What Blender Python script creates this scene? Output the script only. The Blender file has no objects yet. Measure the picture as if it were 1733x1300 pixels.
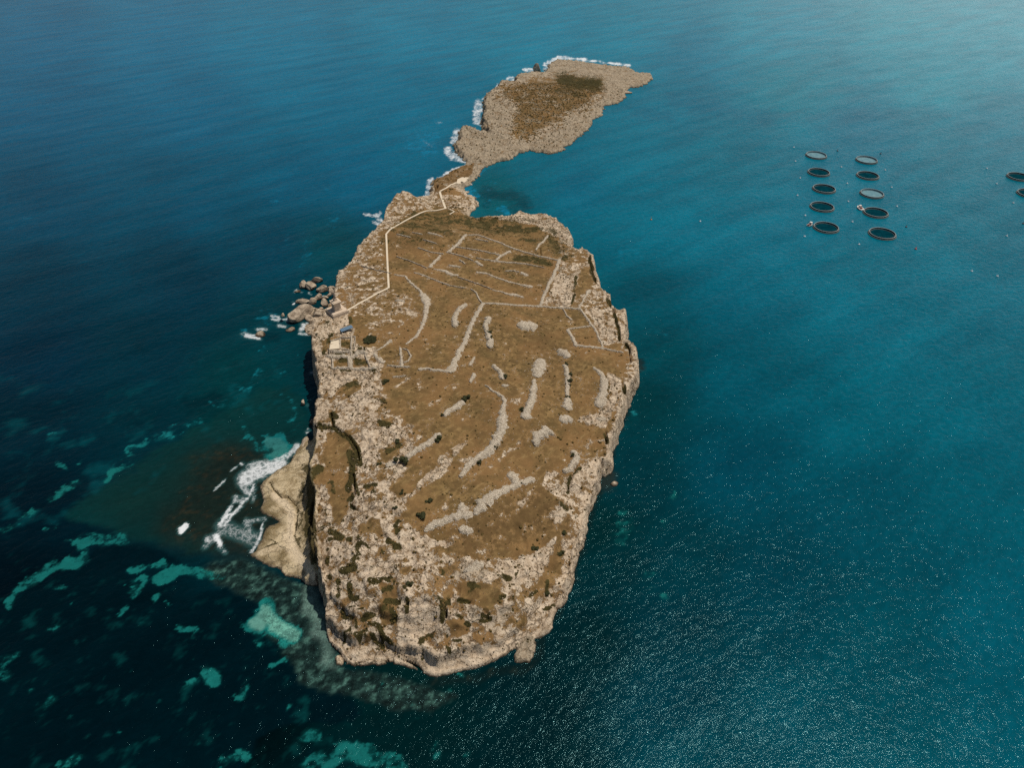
import bpy, bmesh, math, random
import numpy as np
from mathutils import Vector, Matrix
S = bpy.context.scene
COL = S.collection
R = math.radians

# ------------------------------------------------------------------ camera, sky, sun, exposure
CAM_H = 215.0
F = 1200.0                       # focal length in photo pixels (photo is 1733 wide)
PITCH = R(38.4)
cd = bpy.data.cameras.new('camera'); cam = bpy.data.objects.new('camera', cd); COL.objects.link(cam)
cd.sensor_width = 36.0; cd.lens = 36.0 * F / 1733.0
cd.clip_start = 1.0; cd.clip_end = 60000.0
cam.location = (0, 0, CAM_H); cam.rotation_euler = (R(90) - PITCH, 0, 0)
S.camera = cam
CLOUD = 17.0
SUN_EL, SUN_AZ = R(67), R(60)    # azimuth clockwise from +Y
w = bpy.data.worlds.new('World'); S.world = w; w.use_nodes = True
nt = w.node_tree; bg = nt.nodes['Background']
sky = nt.nodes.new('ShaderNodeTexSky'); sky.sky_type = 'NISHITA'; sky.sun_disc = False
sky.sun_elevation = SUN_EL; sky.sun_rotation = SUN_AZ; sky.altitude = 100; sky.dust_density = 1.5
# thin bright cloud low in the sky to the front right
tc = nt.nodes.new('ShaderNodeTexCoord').outputs['Generated']; sx = nt.nodes.new('ShaderNodeSeparateXYZ'); nt.links.new(tc, sx.inputs[0])
def wm_(op, a, b):
    n = nt.nodes.new('ShaderNodeMath'); n.operation = op
    for i, v in enumerate((a, b)):
        if isinstance(v, bpy.types.NodeSocket): nt.links.new(v, n.inputs[i])
        else: n.inputs[i].default_value = v
    return n.outputs[0]
def wr_(x, a, b, lo, hi):
    n = nt.nodes.new('ShaderNodeMapRange'); n.interpolation_type = 'SMOOTHSTEP'; nt.links.new(x, n.inputs[0])
    for i, v in enumerate((a, b, lo, hi)): n.inputs[i + 1].default_value = v
    return n.outputs[0]
cn = nt.nodes.new('ShaderNodeTexNoise'); cn.inputs['Scale'].default_value = 3.5; cn.inputs['Detail'].default_value = 6; nt.links.new(tc, cn.inputs[0])
cl_ = wm_('MULTIPLY', wm_('MULTIPLY', wr_(sx.outputs[0], 0.0, .75, .05, 1), wr_(sx.outputs[2], .62, .10, 0, 1)), wr_(cn.outputs[0], .3, .62, .45, 1))
wx_ = nt.nodes.new('ShaderNodeMix'); wx_.data_type = 'RGBA'; nt.links.new(cl_, wx_.inputs[0]); nt.links.new(sky.outputs[0], wx_.inputs[6]); wx_.inputs[7].default_value = (CLOUD * 1.0, CLOUD * 1.03, CLOUD * 1.06, 1)
nt.links.new(wx_.outputs[2], bg.inputs[0]); bg.inputs[1].default_value = 0.06
sd = bpy.data.lights.new('sun', 'SUN'); sd.energy = 4.2; sd.angle = R(0.53); sd.color = (1.0, 0.93, 0.84)
sun = bpy.data.objects.new('sun', sd); COL.objects.link(sun)
sdir = Vector((math.sin(SUN_AZ) * math.cos(SUN_EL), math.cos(SUN_AZ) * math.cos(SUN_EL), math.sin(SUN_EL)))
sun.rotation_euler = sdir.to_track_quat('Z', 'Y').to_euler(); sun.location = (200, 200, 300)
S.view_settings.view_transform = 'Standard'; S.view_settings.look = 'None'
S.view_settings.exposure = -0.15; S.view_settings.gamma = 1.0
S.cycles.max_bounces = 4; S.cycles.use_denoising = False

# ------------------------------------------------------------------ unprojection of traced outlines
cP, sP = math.cos(PITCH), math.sin(PITCH)
def at(px, py, h=0.0):
    u = (px - 866.5) / F; v = (py - 650.0) / F
    t = (CAM_H - h) / (sP + v * cP)
    return (u * t, (cP - v * sP) * t, h)
def topx(X, Y, Z):               # world -> photo pixels (where a traced mark belongs on the surface)
    d = CAM_H - Z
    zc = Y * cP + d * sP
    return 866.5 + F * X / zc, 650.0 + F * (d * cP - Y * sP) / zc
ZOOMS = {'1': (600, 60, 3.151), '2': (520, 280, 5), '3': (760, 340, 5), '4': (480, 450, 5), '5': (780, 560, 5),
         '6': (480, 680, 5), '7': (700, 760, 4.3325), '8': (500, 880, 3.767), 'L': (280, 720, 4.643),
         'G': (0, 780, 2.5), 'K': (0, 400, 2.6), 'M': (500, 1050, 2.888), 'H': (1000, 850, 2.364),
         'F': (1000, 400, 2.364), 'S': (0, 0, 2.476), 'C': (400, 450, 6.842), 'B': (480, 455, 8.97),
         'N': (540, 960, 6.844), 'O': (690, 960, 6.843), 'P': (490, 580, 6.5), 'A': (1340, 230, 6.5),
         'Q': (1550, 260, 5.907), 'W': (540, 500, 9.28), 'X': (0, 0, 1)}
def T(z, s):                     # 'x,y x,y ...' traced in a zoomed crop -> photo pixels
    ox, oy, k = ZOOMS[z]
    return [(ox + float(a.split(',')[0]) / k, oy + float(a.split(',')[1]) / k) for a in s.split()]

# ------------------------------------------------------------------ numpy noise
rs = np.random.RandomState(7)
PERM = rs.permutation(256).astype(np.int32); PERM = np.concatenate([PERM, PERM])
ANG = rs.rand(256) * 2 * np.pi; GX = np.cos(ANG); GY = np.sin(ANG)
def perlin(x, y):
    xi = np.floor(x).astype(np.int64); yi = np.floor(y).astype(np.int64)
    xf = x - xi; yf = y - yi; xi &= 255; yi &= 255
    u = xf * xf * xf * (xf * (xf * 6 - 15) + 10); v = yf * yf * yf * (yf * (yf * 6 - 15) + 10)
    def g(i, j, a, b):
        k = PERM[PERM[i & 255] + (j & 255)]
        return GX[k] * a + GY[k] * b
    n00 = g(xi, yi, xf, yf); n10 = g(xi + 1, yi, xf - 1, yf)
    n01 = g(xi, yi + 1, xf, yf - 1); n11 = g(xi + 1, yi + 1, xf - 1, yf - 1)
    return ((n00 * (1 - u) + n10 * u) * (1 - v) + (n01 * (1 - u) + n11 * u) * v) * 1.5
def fbm(x, y, sc, oc=4, seed=0, gain=.5):
    r = 0; a = 1; t = 0; f = 1.0 / sc
    for k in range(oc):
        r = r + a * perlin(x * f + seed * 13.7 + k * 5.3, y * f - seed * 7.1 + k * 9.1); t += a; a *= gain; f *= 2.03
    return r / t
def sstep(a, b, x):
    t = np.clip((x - a) / (b - a), 0, 1); return t * t * (3 - 2 * t)
def seg_dist(X, Y, pts, closed=False):
    d = np.full(X.shape, 1e9); n = len(pts)
    for i in range(n if closed else n - 1):
        ax, ay = pts[i][:2]; bx, by = pts[(i + 1) % n][:2]
        dx, dy = bx - ax, by - ay; L = dx * dx + dy * dy + 1e-12
        t = np.clip(((X - ax) * dx + (Y - ay) * dy) / L, 0, 1)
        np.minimum(d, (X - ax - t * dx) ** 2 + (Y - ay - t * dy) ** 2, out=d)
    return np.sqrt(d)
def inside(X, Y, pts):
    c = np.zeros(X.shape, bool); n = len(pts)
    for i in range(n):
        ax, ay = pts[i][:2]; bx, by = pts[(i + 1) % n][:2]
        if ay == by: continue
        c ^= ((ay > Y) != (by > Y)) & (X < (bx - ax) * (Y - ay) / (by - ay) + ax)
    return c
def sdf(X, Y, pts, margin=None):  # >0 inside
    out = np.full(X.shape, -1e3)
    P = np.array([p[:2] for p in pts]); m = margin if margin else 1e9
    s = (X > P[:, 0].min() - m) & (X < P[:, 0].max() + m) & (Y > P[:, 1].min() - m) & (Y < P[:, 1].max() + m)
    if s.any():
        x, y = X[s], Y[s]; d = seg_dist(x, y, pts, True); out[s] = np.where(inside(x, y, pts), d, -d)
    return out
def stroke(U, V, pts, wd, soft=1.0):   # soft thick line in photo pixels: 1 on the axis, 0 at half width
    out = np.zeros(U.shape); P = np.array(pts); h = wd / 2 + soft
    s = (U > P[:, 0].min() - h) & (U < P[:, 0].max() + h) & (V > P[:, 1].min() - h) & (V < P[:, 1].max() + h)
    if s.any():
        if len(pts) == 1: d = np.hypot(U[s] - P[0, 0], V[s] - P[0, 1])
        else: d = seg_dist(U[s], V[s], pts)
        out[s] = np.clip(1 - d / h, 0, 1)
    return out
def strokes(U, V, table):
    out = np.zeros(U.shape)
    for z, s, wd, inten in table:
        pts = T(z, s); k = ZOOMS[z][2]
        np.maximum(out, inten * np.minimum(1.0, 1.6 * stroke(U, V, pts, wd / k * 1.35, 1)), out=out)
    return out

# ------------------------------------------------------------------ object helpers
def tag(o, label=None, cat=None, group=None, kind=None):
    if label: o['label'] = label
    if cat: o['category'] = cat
    if group: o['group'] = group
    if kind: o['kind'] = kind
    return o
def link(name, me, mat=None, parent=None, loc=None):
    o = bpy.data.objects.new(name, me); COL.objects.link(o)
    if mat and me is not None: me.materials.append(mat)
    if parent: o.parent = parent
    if loc is not None: o.location = loc
    return o
def mesh(name, vs, fs, smooth=False):
    me = bpy.data.meshes.new(name)
    me.from_pydata([tuple(map(float, v)) for v in vs], [], [tuple(map(int, f)) for f in fs])
    if smooth: me.polygons.foreach_set('use_smooth', [True] * len(me.polygons))
    me.update(); return me
def fastmesh(name, co, quads, smooth=True):
    me = bpy.data.meshes.new(name); n = len(co); m = len(quads); k = quads.shape[1]
    me.vertices.add(n); me.vertices.foreach_set('co', co.astype(np.float32).ravel())
    me.loops.add(m * k); me.loops.foreach_set('vertex_index', quads.astype(np.int32).ravel())
    me.polygons.add(m); me.polygons.foreach_set('loop_start', np.arange(0, m * k, k, dtype=np.int32))
    me.polygons.foreach_set('loop_total', np.full(m, k, dtype=np.int32))
    me.polygons.foreach_set('use_smooth', np.full(m, smooth))
    me.update(calc_edges=True); me.validate(); return me
def attr(me, name, rgba):
    a = me.color_attributes.new(name, 'FLOAT_COLOR', 'POINT')
    a.data.foreach_set('color', rgba.astype(np.float32).ravel())
class MB:
    def __init__(s): s.v = []; s.f = []
    def add(s, vs, fs):
        b = len(s.v); s.v += [tuple(v) for v in vs]; s.f += [tuple(b + i for i in f) for f in fs]; return s
    def box(s, c, d, rz=0, M=None):
        vs = [Vector((x * d[0] / 2, y * d[1] / 2, z * d[2] / 2)) for x in (-1, 1) for y in (-1, 1) for z in (-1, 1)]
        m = M or Matrix.Rotation(rz, 4, 'Z')
        return s.add([m @ v + Vector(c) for v in vs], [(0, 1, 3, 2), (4, 6, 7, 5), (0, 4, 5, 1), (2, 3, 7, 6), (0, 2, 6, 4), (1, 5, 7, 3)])
    def ring(s, r, t, z, n=64, m=8):
        vs = []; fs = []
        for i in range(n):
            a = 2 * math.pi * i / n
            for j in range(m):
                b = 2 * math.pi * j / m; q = r + t * math.cos(b)
                vs.append((q * math.cos(a), q * math.sin(a), z + t * math.sin(b)))
        for i in range(n):
            for j in range(m):
                fs.append((i * m + j, ((i + 1) % n) * m + j, ((i + 1) % n) * m + (j + 1) % m, i * m + (j + 1) % m))
        return s.add(vs, fs)
    def tube(s, a, b, r0, r1=None, m=6):
        a, b = Vector(a), Vector(b); r1 = r0 if r1 is None else r1
        q = (b - a).to_track_quat('Z', 'Y'); vs = []
        for p, r in ((a, r0), (b, r1)):
            for j in range(m):
                t = 2 * math.pi * j / m; vs.append(p + q @ Vector((r * math.cos(t), r * math.sin(t), 0)))
        return s.add(vs, [(j, (j + 1) % m, m + (j + 1) % m, m + j) for j in range(m)] + [tuple(range(m - 1, -1, -1)), tuple(range(m, 2 * m))])
    def loft(s, rings):
        m = len(rings[0]); vs = [v for r in rings for v in r]; fs = []
        for i in range(len(rings) - 1):
            for j in range(m): fs.append((i * m + j, i * m + (j + 1) % m, (i + 1) * m + (j + 1) % m, (i + 1) * m + j))
        fs += [tuple(range(m - 1, -1, -1)), tuple(range((len(rings) - 1) * m, len(rings) * m))]
        return s.add(vs, fs)
    def build(s, name, mat, parent=None, smooth=False, loc=None):
        return link(name, mesh(name, s.v, s.f, smooth), mat, parent, loc)

# ------------------------------------------------------------------ node material helper
class NM:
    def __init__(s, name, rough=.9, spec=.2):
        s.m = bpy.data.materials.new(name); s.m.use_nodes = True; s.t = s.m.node_tree; s.n = s.t.nodes
        s.p = s.n['Principled BSDF']; s.p.inputs['Roughness'].default_value = rough
        s.p.inputs['Specular IOR Level'].default_value = spec
        s.pos = s.n.new('ShaderNodeNewGeometry').outputs['Position']
    def L(s, a, b): s.t.links.new(a, b)
    def setin(s, inp, v):
        if isinstance(v, bpy.types.NodeSocket): s.L(v, inp)
        elif isinstance(v, (tuple, list)) and len(v) == 3 and inp.type == 'RGBA': inp.default_value = (*v, 1)
        else: inp.default_value = v
    def noise(s, scale, detail=5, rough=.55, vec=None, dist=0, out=0):
        n = s.n.new('ShaderNodeTexNoise'); n.inputs['Scale'].default_value = scale; n.inputs['Detail'].default_value = detail
        n.inputs['Roughness'].default_value = rough; n.inputs['Distortion'].default_value = dist
        s.L(vec or s.pos, n.inputs['Vector']); return n.outputs[out]
    def vor(s, scale, feature='F1', vec=None, out='Distance', rnd=1):
        n = s.n.new('ShaderNodeTexVoronoi'); n.feature = feature; n.inputs['Scale'].default_value = scale
        n.inputs['Randomness'].default_value = rnd
        s.L(vec or s.pos, n.inputs['Vector']); return n.outputs[out]
    def math(s, op, a, b=0.0, c=None, clamp=False):
        n = s.n.new('ShaderNodeMath'); n.operation = op; n.use_clamp = clamp
        s.setin(n.inputs[0], a); s.setin(n.inputs[1], b)
        if c is not None: s.setin(n.inputs[2], c)
        return n.outputs[0]
    def step(s, x, a, b, lo=0, hi=1):
        n = s.n.new('ShaderNodeMapRange'); n.interpolation_type = 'SMOOTHSTEP'
        s.setin(n.inputs[0], x); s.setin(n.inputs[1], a); s.setin(n.inputs[2], b); n.inputs[3].default_value = lo; n.inputs[4].default_value = hi
        return n.outputs[0]
    def mix(s, f, a, b, mode='MIX'):
        n = s.n.new('ShaderNodeMix'); n.data_type = 'RGBA'; n.blend_type = mode
        s.setin(n.inputs[0], f); s.setin(n.inputs[6], a); s.setin(n.inputs[7], b); return n.outputs[2]
    def mapping(s, rot, scale, vec=None):
        n = s.n.new('ShaderNodeMapping'); n.vector_type = 'TEXTURE'; n.inputs['Rotation'].default_value = rot; n.inputs['Scale'].default_value = scale
        s.L(vec or s.pos, n.inputs['Vector']); return n.outputs[0]
    def attr(s, name):
        n = s.n.new('ShaderNodeAttribute'); n.attribute_name = name
        q = s.n.new('ShaderNodeSeparateColor'); s.L(n.outputs['Color'], q.inputs[0])
        return n.outputs['Color'], q.outputs[0], q.outputs[1], q.outputs[2], n.outputs['Alpha']
    def bump(s, h, strength=.5, dist=1.0, normal=None):
        n = s.n.new('ShaderNodeBump'); n.inputs['Strength'].default_value = strength; n.inputs['Distance'].default_value = dist
        s.L(h, n.inputs['Height'])
        if normal: s.L(normal, n.inputs['Normal'])
        return n.outputs[0]
    def out(s, col, normal=None):
        s.setin(s.p.inputs['Base Color'], col)
        if normal: s.L(normal, s.p.inputs['Normal'])
        return s.m
def lin(r, g, b):
    f = lambda c: (c / 255 / 12.92) if c <= 10 else ((c / 255 + .055) / 1.055) ** 2.4
    return (f(r), f(g), f(b))
# ------------------------------------------------------------------ traced outlines
RIM = (T('1', '425,835 430,770 470,755 520,725 575,700 625,680 612,655 580,625 548,590 550,560 572,540 570,500 575,482 600,475 625,482 640,495 680,505 730,512 712,480 700,455 687,430 700,410 705,385 700,350 708,310 740,285 775,262 785,235 820,240 865,240 870,200 920,195 960,190 1005,192 1030,185 1045,150 1085,125 1150,128 1250,142 1330,155 1400,160 1450,165 1478,180 1470,192 1510,195 1560,195 1605,205 1595,220 1560,235 1520,258 1470,262 1440,272 1432,300 1425,325 1370,350 1315,358 1310,380 1300,410 1265,430 1245,460 1215,495 1180,530 1130,565 1085,600 1030,610 985,605 950,590 945,575 920,598 860,605 820,630 770,650 720,665 680,695')
     + T('2', '1400,80 1370,100 1340,140 1300,170 1290,195 1310,225 1350,240 1400,270 1410,310 1395,340 1360,350 1350,400')
     + T('3', '130,100 190,135 270,140 330,122 400,130 480,125 560,110 600,85 640,100 700,110 760,105 830,115 880,140 925,170 960,195 1000,230 1025,265 1030,300 1012,330 1030,375 1085,410 1120,395 1165,410 1190,440 1215,460 1225,520 1215,550 1240,590 1255,640 1265,690 1275,730 1320,765 1358,790 1355,830 1375,880 1400,900 1440,925 1475,915 1493,945 1490,1000 1495,1060 1480,1110 1490,1180 1530,1190 1560,1210')
     + T('5', '1450,105 1475,140 1490,200 1495,260 1480,330 1465,380 1440,440 1420,510 1385,510 1370,540 1360,600 1345,680 1320,740 1305,820 1280,850 1270,920 1255,1000 1240,1060 1210,1090 1170,1080 1165,1150')
     + T('7', '1365,90 1345,130 1340,200 1320,260 1290,320 1270,400 1245,480 1225,560 1195,650 1160,740 1148,820 1145,880 1110,960 1082,1010 1080,1070 1040,1090 1010,1150 970,1220')
     + T('8', '1655,490 1630,560 1590,620 1500,670 1400,700 1300,740 1200,775 1110,760 1020,790 910,810 830,770 760,745 690,735 600,745 500,765 420,785 370,790 320,750 280,690 245,640 222,600 213,570 205,520 190,450 175,380 160,300 145,240 130,170 120,110 105,50')
     + T('6', '240,1220 250,1130 230,1060 240,990 262,920 255,850 262,760 250,690 230,610 215,520 250,470 255,400 270,330 290,235 265,190 270,100 275,0')
     + T('4', '290,1120 315,1110 285,1050 300,960 285,860 280,800 250,720 235,640 245,560 240,520 270,470 330,420 350,370 400,310 425,240 440,170 445,110 465,50 520,10')
     + T('2', '265,890 310,870 370,800 410,740 440,660 520,590 600,510 650,450 660,400 660,350 720,300 790,235 825,215 850,225 930,265 1000,255 1060,250 1100,225 1085,170'))
# (px, py, height of the ground there)
CTRL = [(748,318,4),(775,303,2.5),(790,292,2.2),(805,282,1.5),(752,355,8),(700,348,12),(672,340,13),(655,365,13),(640,395,14),(600,435,15),(575,480,16),
 (545,540,17),(530,575,18),(535,640,18),(535,700,17),(537,760,17),(530,830,16),(532,900,16),(540,980,16),(553,1040,14),
 (575,1070,11),(610,1085,10),(650,1078,10),(690,1080,9),(740,1092,8.5),(790,1085,8),(840,1075,8),(890,1065,7.5),
 (800,330,1.5),(795,350,3),(830,368,4),(880,362,4),(930,385,5),(962,400,6),(1000,430,7),(1030,500,8),(1055,530,8),(1078,600,9),(1050,700,9),
 (1020,790,8),(1000,850,5.5),(968,930,5),(948,1000,5),(912,1055,5.5),(960,800,9.5),(925,900,9.5),(890,990,10),(700,400,14),(800,420,12),(900,430,9),(800,550,16),(700,600,18),
 (950,600,12),(850,700,16),(700,750,18),(600,700,19),(650,850,18),(800,850,15),(920,850,11),(600,1000,17),(700,1000,16),(820,1000,14),
 (770,1060,13),(660,1060,14),(960,500,10),(620,500,17),(735,330,3),(765,345,6),
 (790,245,4),(820,265,3),(845,250,3.5),(900,240,2),(940,222,2),(985,200,2.5),(1010,170,2.5),(1040,150,2),(1100,127,1.5),(1060,118,3),(940,105,3),
 (880,125,7),(840,150,7),(825,180,7),(840,215,6),(900,180,6.5),(960,150,6),(930,130,5),(1000,130,5),(785,235,5)]
CW = np.array([at(*c) for c in CTRL])
def H0(X, Y):
    X = np.asarray(X, float); Y = np.asarray(Y, float); num = 0; den = 0
    for x, y, h in CW:
        d2 = (X - x) ** 2 + (Y - y) ** 2 + 9.0
        wgt = d2 ** -2.0; num = num + wgt * h; den = den + wgt
    return num / den
def pick(px, py):                # photo pixel -> point on the smooth island surface
    h = 8.0
    for _ in range(12):
        x, y, _z = at(px, py, h); h = .5 * h + .5 * float(H0(x, y))
    return at(px, py, h)
RW = [pick(*p) for p in RIM]

# lower skirts: outlines at the waterline
NEAR = T('8', '215,560 228,575 200,640 195,690 205,750 230,800 280,850 320,905 360,903 400,912 430,900 460,882 520,885 560,900 620,925 680,930 750,948 800,965 810,978 850,992 905,1006 930,1000 990,985 1050,967 1120,955 1200,930 1270,905 1340,862 1390,812 1440,795 1500,765 1560,700 1580,640 1400,500 900,700 500,700 300,560')
LEDGE = T('L', '1065,140 1020,200 985,275 940,310 870,350 800,400 760,440 745,470 760,520 765,600 740,640 760,690 850,720 890,760 800,780 765,830 750,900 700,980 660,1005 680,1020 750,1060 830,1100 900,1120 940,1165 980,1172 1060,1200 1110,1230 1160,1252 1190,1245 1200,1215 1260,1215 1300,900 1280,400 1180,150 1100,120')
SPUR = T('8', '1490,735 1525,765 1540,800 1520,850 1490,905 1440,915 1395,905 1395,870 1410,840 1430,795')
FOOT = T('N', '180,1050 200,1010 255,1000 320,1080 345,1110 300,1135 210,1125')
SCREE = T('B', '450,900 430,960 330,960 310,900 300,830 380,770 350,700 380,640 420,580 500,560 580,590 680,560 700,500 640,600 560,780')
NEARW = [at(*p) for p in NEAR]; LEDGEW = [at(*p, 1.0) for p in LEDGE]; SPURW = [at(*p, .5) for p in SPUR]
FOOTW = [at(*p, .6) for p in FOOT]; SCREEW = [at(*p, 2.0) for p in SCREE]

# ------------------------------------------------------------------ island height field
def axis(segs):
    out = [segs[0][0]]
    for a, b, st in segs:
        n = max(1, int(round((b - a) / st))); out += list(np.linspace(a, b, n + 1)[1:])
    return np.array(out)
gx = axis([(-112, -84, .8), (-84, 78, .42), (78, 150, .8)])
gy = axis([(108, 400, .42), (400, 520, .6), (520, 870, .9)])
X, Y = np.meshgrid(gx, gy)
warpx = fbm(X, Y, 7, 4, 1, .6) * 1.7; warpy = fbm(X, Y, 7, 4, 2, .6) * 1.7
fw_ = sstep(460, 500, Y)
warpx = warpx * (1 + 1.6 * fw_) + fw_ * 2.2 * fbm(X, Y, 3.2, 3, 5, .65); warpy = warpy * (1 + 1.6 * fw_) + fw_ * 2.2 * fbm(X, Y, 3.2, 3, 6, .65)
d = sdf(X + warpx, Y + warpy, RW, 22)
m = d > -21
h0 = np.zeros(X.shape); h0[m] = H0(X[m], Y[m])
z = np.full(X.shape, -6.0)
o = -d
wcl = np.where(Y > 470, 3.0, 2.2) + 1.2 * fbm(X, Y, 9, 2, 4)
plate = h0.copy()
face = h0 * (1 - np.clip(o / wcl, 0, 3) ** 1.3)
z = np.where(m, np.where(d > 0, plate, face), z)
dN = sdf(X + warpx * .5, Y + warpy * .5, NEARW, 6)
s = (dN > -3) & (d < 0)
t = o / (o + np.maximum(dN, 0) + 1e-6)
terr = 1.1 * fbm(X * .6, Y * 1.4, 5, 3, 8)
zn = h0 * (1 - t ** 1.9) + terr * np.minimum(1, (1 - t) * 4) * np.minimum(1, o / 2) + .25
zn = np.where(dN > 0, zn + np.minimum(dN, 1.2) * .9, dN * 2.0)
z = np.where(s, np.maximum(z, zn), z)
dL = sdf(X + warpx * .45, Y + warpy * .45, LEDGEW, 6)
zl = np.where(dL > 0, .35 + .8 * sstep(0, 4, dL) + 9 * np.exp(-np.maximum(o, 0) / 2.6) + 1.2 * np.exp(-np.maximum(o, 0) / 9), dL * .7)
z = np.where((dL > -4) & (d < 0), np.maximum(z, zl), z)
dS = sdf(X + warpx * .3, Y + warpy * .3, SPURW, 6)
z = np.where((dS > -3), np.maximum(z, np.where(dS > 0, .3 + .9 * sstep(0, 1.2, dS) - .9 * sstep(1.5, 3.0, dS), dS)), z)
dF = sdf(X + warpx * .3, Y + warpy * .3, FOOTW, 6)
z = np.where((dF > -3), np.maximum(z, np.where(dF > 0, .4 + .5 * sstep(0, 1.0, dF), dF)), z)
dC = sdf(X + warpx * .6, Y + warpy * .6, SCREEW, 6)
z = np.where((dC > -3) & (d < 0), np.maximum(z, np.where(dC > 0, .4 + 4.5 * np.exp(-np.maximum(o, 0) / 4.0) + 1.6 * fbm(X, Y, 3, 3, 6), dC)), z)
U, V = topx(X, Y, z)

# ---- surface masks
def poly_mask(U, V, zz, sarr, soft=4.0):
    pts = T(zz, sarr); return sstep(-soft, soft, sdf(U, V, pts, soft + 2))
wu = fbm(X, Y, 9, 4, 11) * 9; wv = fbm(X, Y, 9, 4, 12) * 7
Uw, Vw = U + wu, V + wv
din = np.maximum(d, 0)
rock = .24 + .5 * np.exp(-din / 4.0) + .16 * fbm(X, Y, 26, 3, 14)
rock = np.where(d < 0, .97, rock); rock = np.where(d > 0, rock + .12 * np.exp(-din / 2.0), rock)
rock = np.maximum(rock, .98 * poly_mask(Uw, Vw, 'X', '520,640 600,628 650,640 660,690 700,720 705,760 665,830 700,850 690,880 720,905 745,940 850,945 920,925 975,895 990,900 930,1090 720,1150 560,1100 520,900', 10) * (.68 + .30 * fbm(X, Y, 11, 3, 15)))
rock = np.maximum(rock, .86 * poly_mask(Uw, Vw, '6', '560,280 700,250 820,240 1000,210 1060,250 960,340 820,430 760,510 680,560 640,620 610,560 650,400', 4))
rock = np.maximum(rock, .80 * poly_mask(Uw, Vw, '6', '1170,640 1280,520 1400,400 1500,340 1540,350 1460,480 1330,640 1200,740 1080,830 980,900 860,950 620,880 580,820 900,850 1100,760', 3))
rock = np.maximum(rock, .88 * poly_mask(Uw, Vw, '6', '1000,1100 1200,1110 1400,1200 1430,1260 1250,1240 1100,1240 900,1180 700,1120 560,1150 700,1080 850,1120', 4))
rock = np.maximum(rock, .80 * poly_mask(Uw, Vw, '7', '380,900 450,850 550,850 560,900 640,830 800,790 950,700 1050,610 1000,760 1000,850 900,980 700,1000 400,980', 4))
rock = np.maximum(rock, .75 * poly_mask(Uw, Vw, '3', '930,560 1030,620 1110,570 1130,650 1060,760 1040,880 960,900 850,860 830,780 880,680', 3))
rock = np.maximum(rock, .70 * poly_mask(Uw, Vw, '3', '1130,920 1300,860 1380,900 1440,1200 1320,1240 1240,1060', 3))
rock = np.maximum(rock, .82 * poly_mask(Uw, Vw, '3', '280,135 600,90 900,170 1030,280 1000,380 930,330 830,280 700,200 480,170', 3))
rock = np.maximum(rock, .78 * poly_mask(Uw, Vw, '5', '1230,330 1300,350 1360,400 1330,600 1240,800 1180,830 1080,820 960,760 1000,720 1160,700 1240,560', 3))
rock = np.maximum(rock, .70 * poly_mask(Uw, Vw, '7', '980,150 1150,190 1280,60 1420,50 1240,420 1160,480 1020,540 960,480 1060,380 920,260', 3))
rock = np.maximum(rock, .60 * poly_mask(Uw, Vw, '4', '400,20 520,10 560,200 520,300 330,420 250,560 300,800 400,640 600,400 560,370 620,260 700,240', 4))
rock = np.maximum(rock, .62 * poly_mask(Uw, Vw, '2', '660,350 820,220 1100,250 1350,240 1400,330 1350,400 1150,350 900,400 700,530 640,560 480,660 400,760 300,1000 240,1000 440,660 600,510', 4))
rock = np.maximum(rock, .42 * poly_mask(Uw, Vw, '4', '620,200 900,180 1000,300 1080,500 900,640 760,700 620,400', 8))
rock = np.maximum(rock, .80 * poly_mask(Uw, Vw, '4', '230,450 380,330 560,360 590,600 620,640 780,700 850,860 820,1000 600,1010 270,1020', 8))
rock = np.maximum(rock, (.56 + .35 * fbm(X, Y, 8, 3, 24)) * poly_mask(Uw, Vw, '3', '940,500 900,300 1000,260 1170,420 1280,730 1370,880 1490,940 1500,1180 1310,1240 1120,915 780,890', 6))
rock = np.maximum(rock, (.52 + .3 * fbm(X, Y, 6, 3, 25)) * poly_mask(Uw, Vw, '2', '450,640 640,560 670,800 690,1040 900,1100 980,1290 400,1300 200,1100 280,880', 6))
sa_, ca_ = math.sin(R(52)), math.cos(R(52))
stk_ = fbm((X * ca_ + Y * sa_) / 4.5, (-X * sa_ + Y * ca_), 5, 4, 27, .6)
rock = np.where(poly_mask(Uw, Vw, 'X', '560,620 700,640 1000,700 1040,760 960,900 760,930 560,900', 15) > .5, rock + .62 * np.clip(stk_ - .05, -.1, 1), rock + .25 * np.clip(stk_ - .1, 0, 1))
far = Y > 500
rock = np.where(far & (d > 0), np.where(rock > .5, .9, .88), rock)
heath = poly_mask(Uw, Vw, '1', '780,270 900,230 1040,215 1180,215 1320,240 1330,300 1290,340 1210,400 1060,480 930,560 850,550 830,480 860,380 820,340 760,330', 13)
rock = np.where(far, rock - .38 * heath + .42 * fbm(X, Y, 10, 4, 16, .6), rock)
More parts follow.
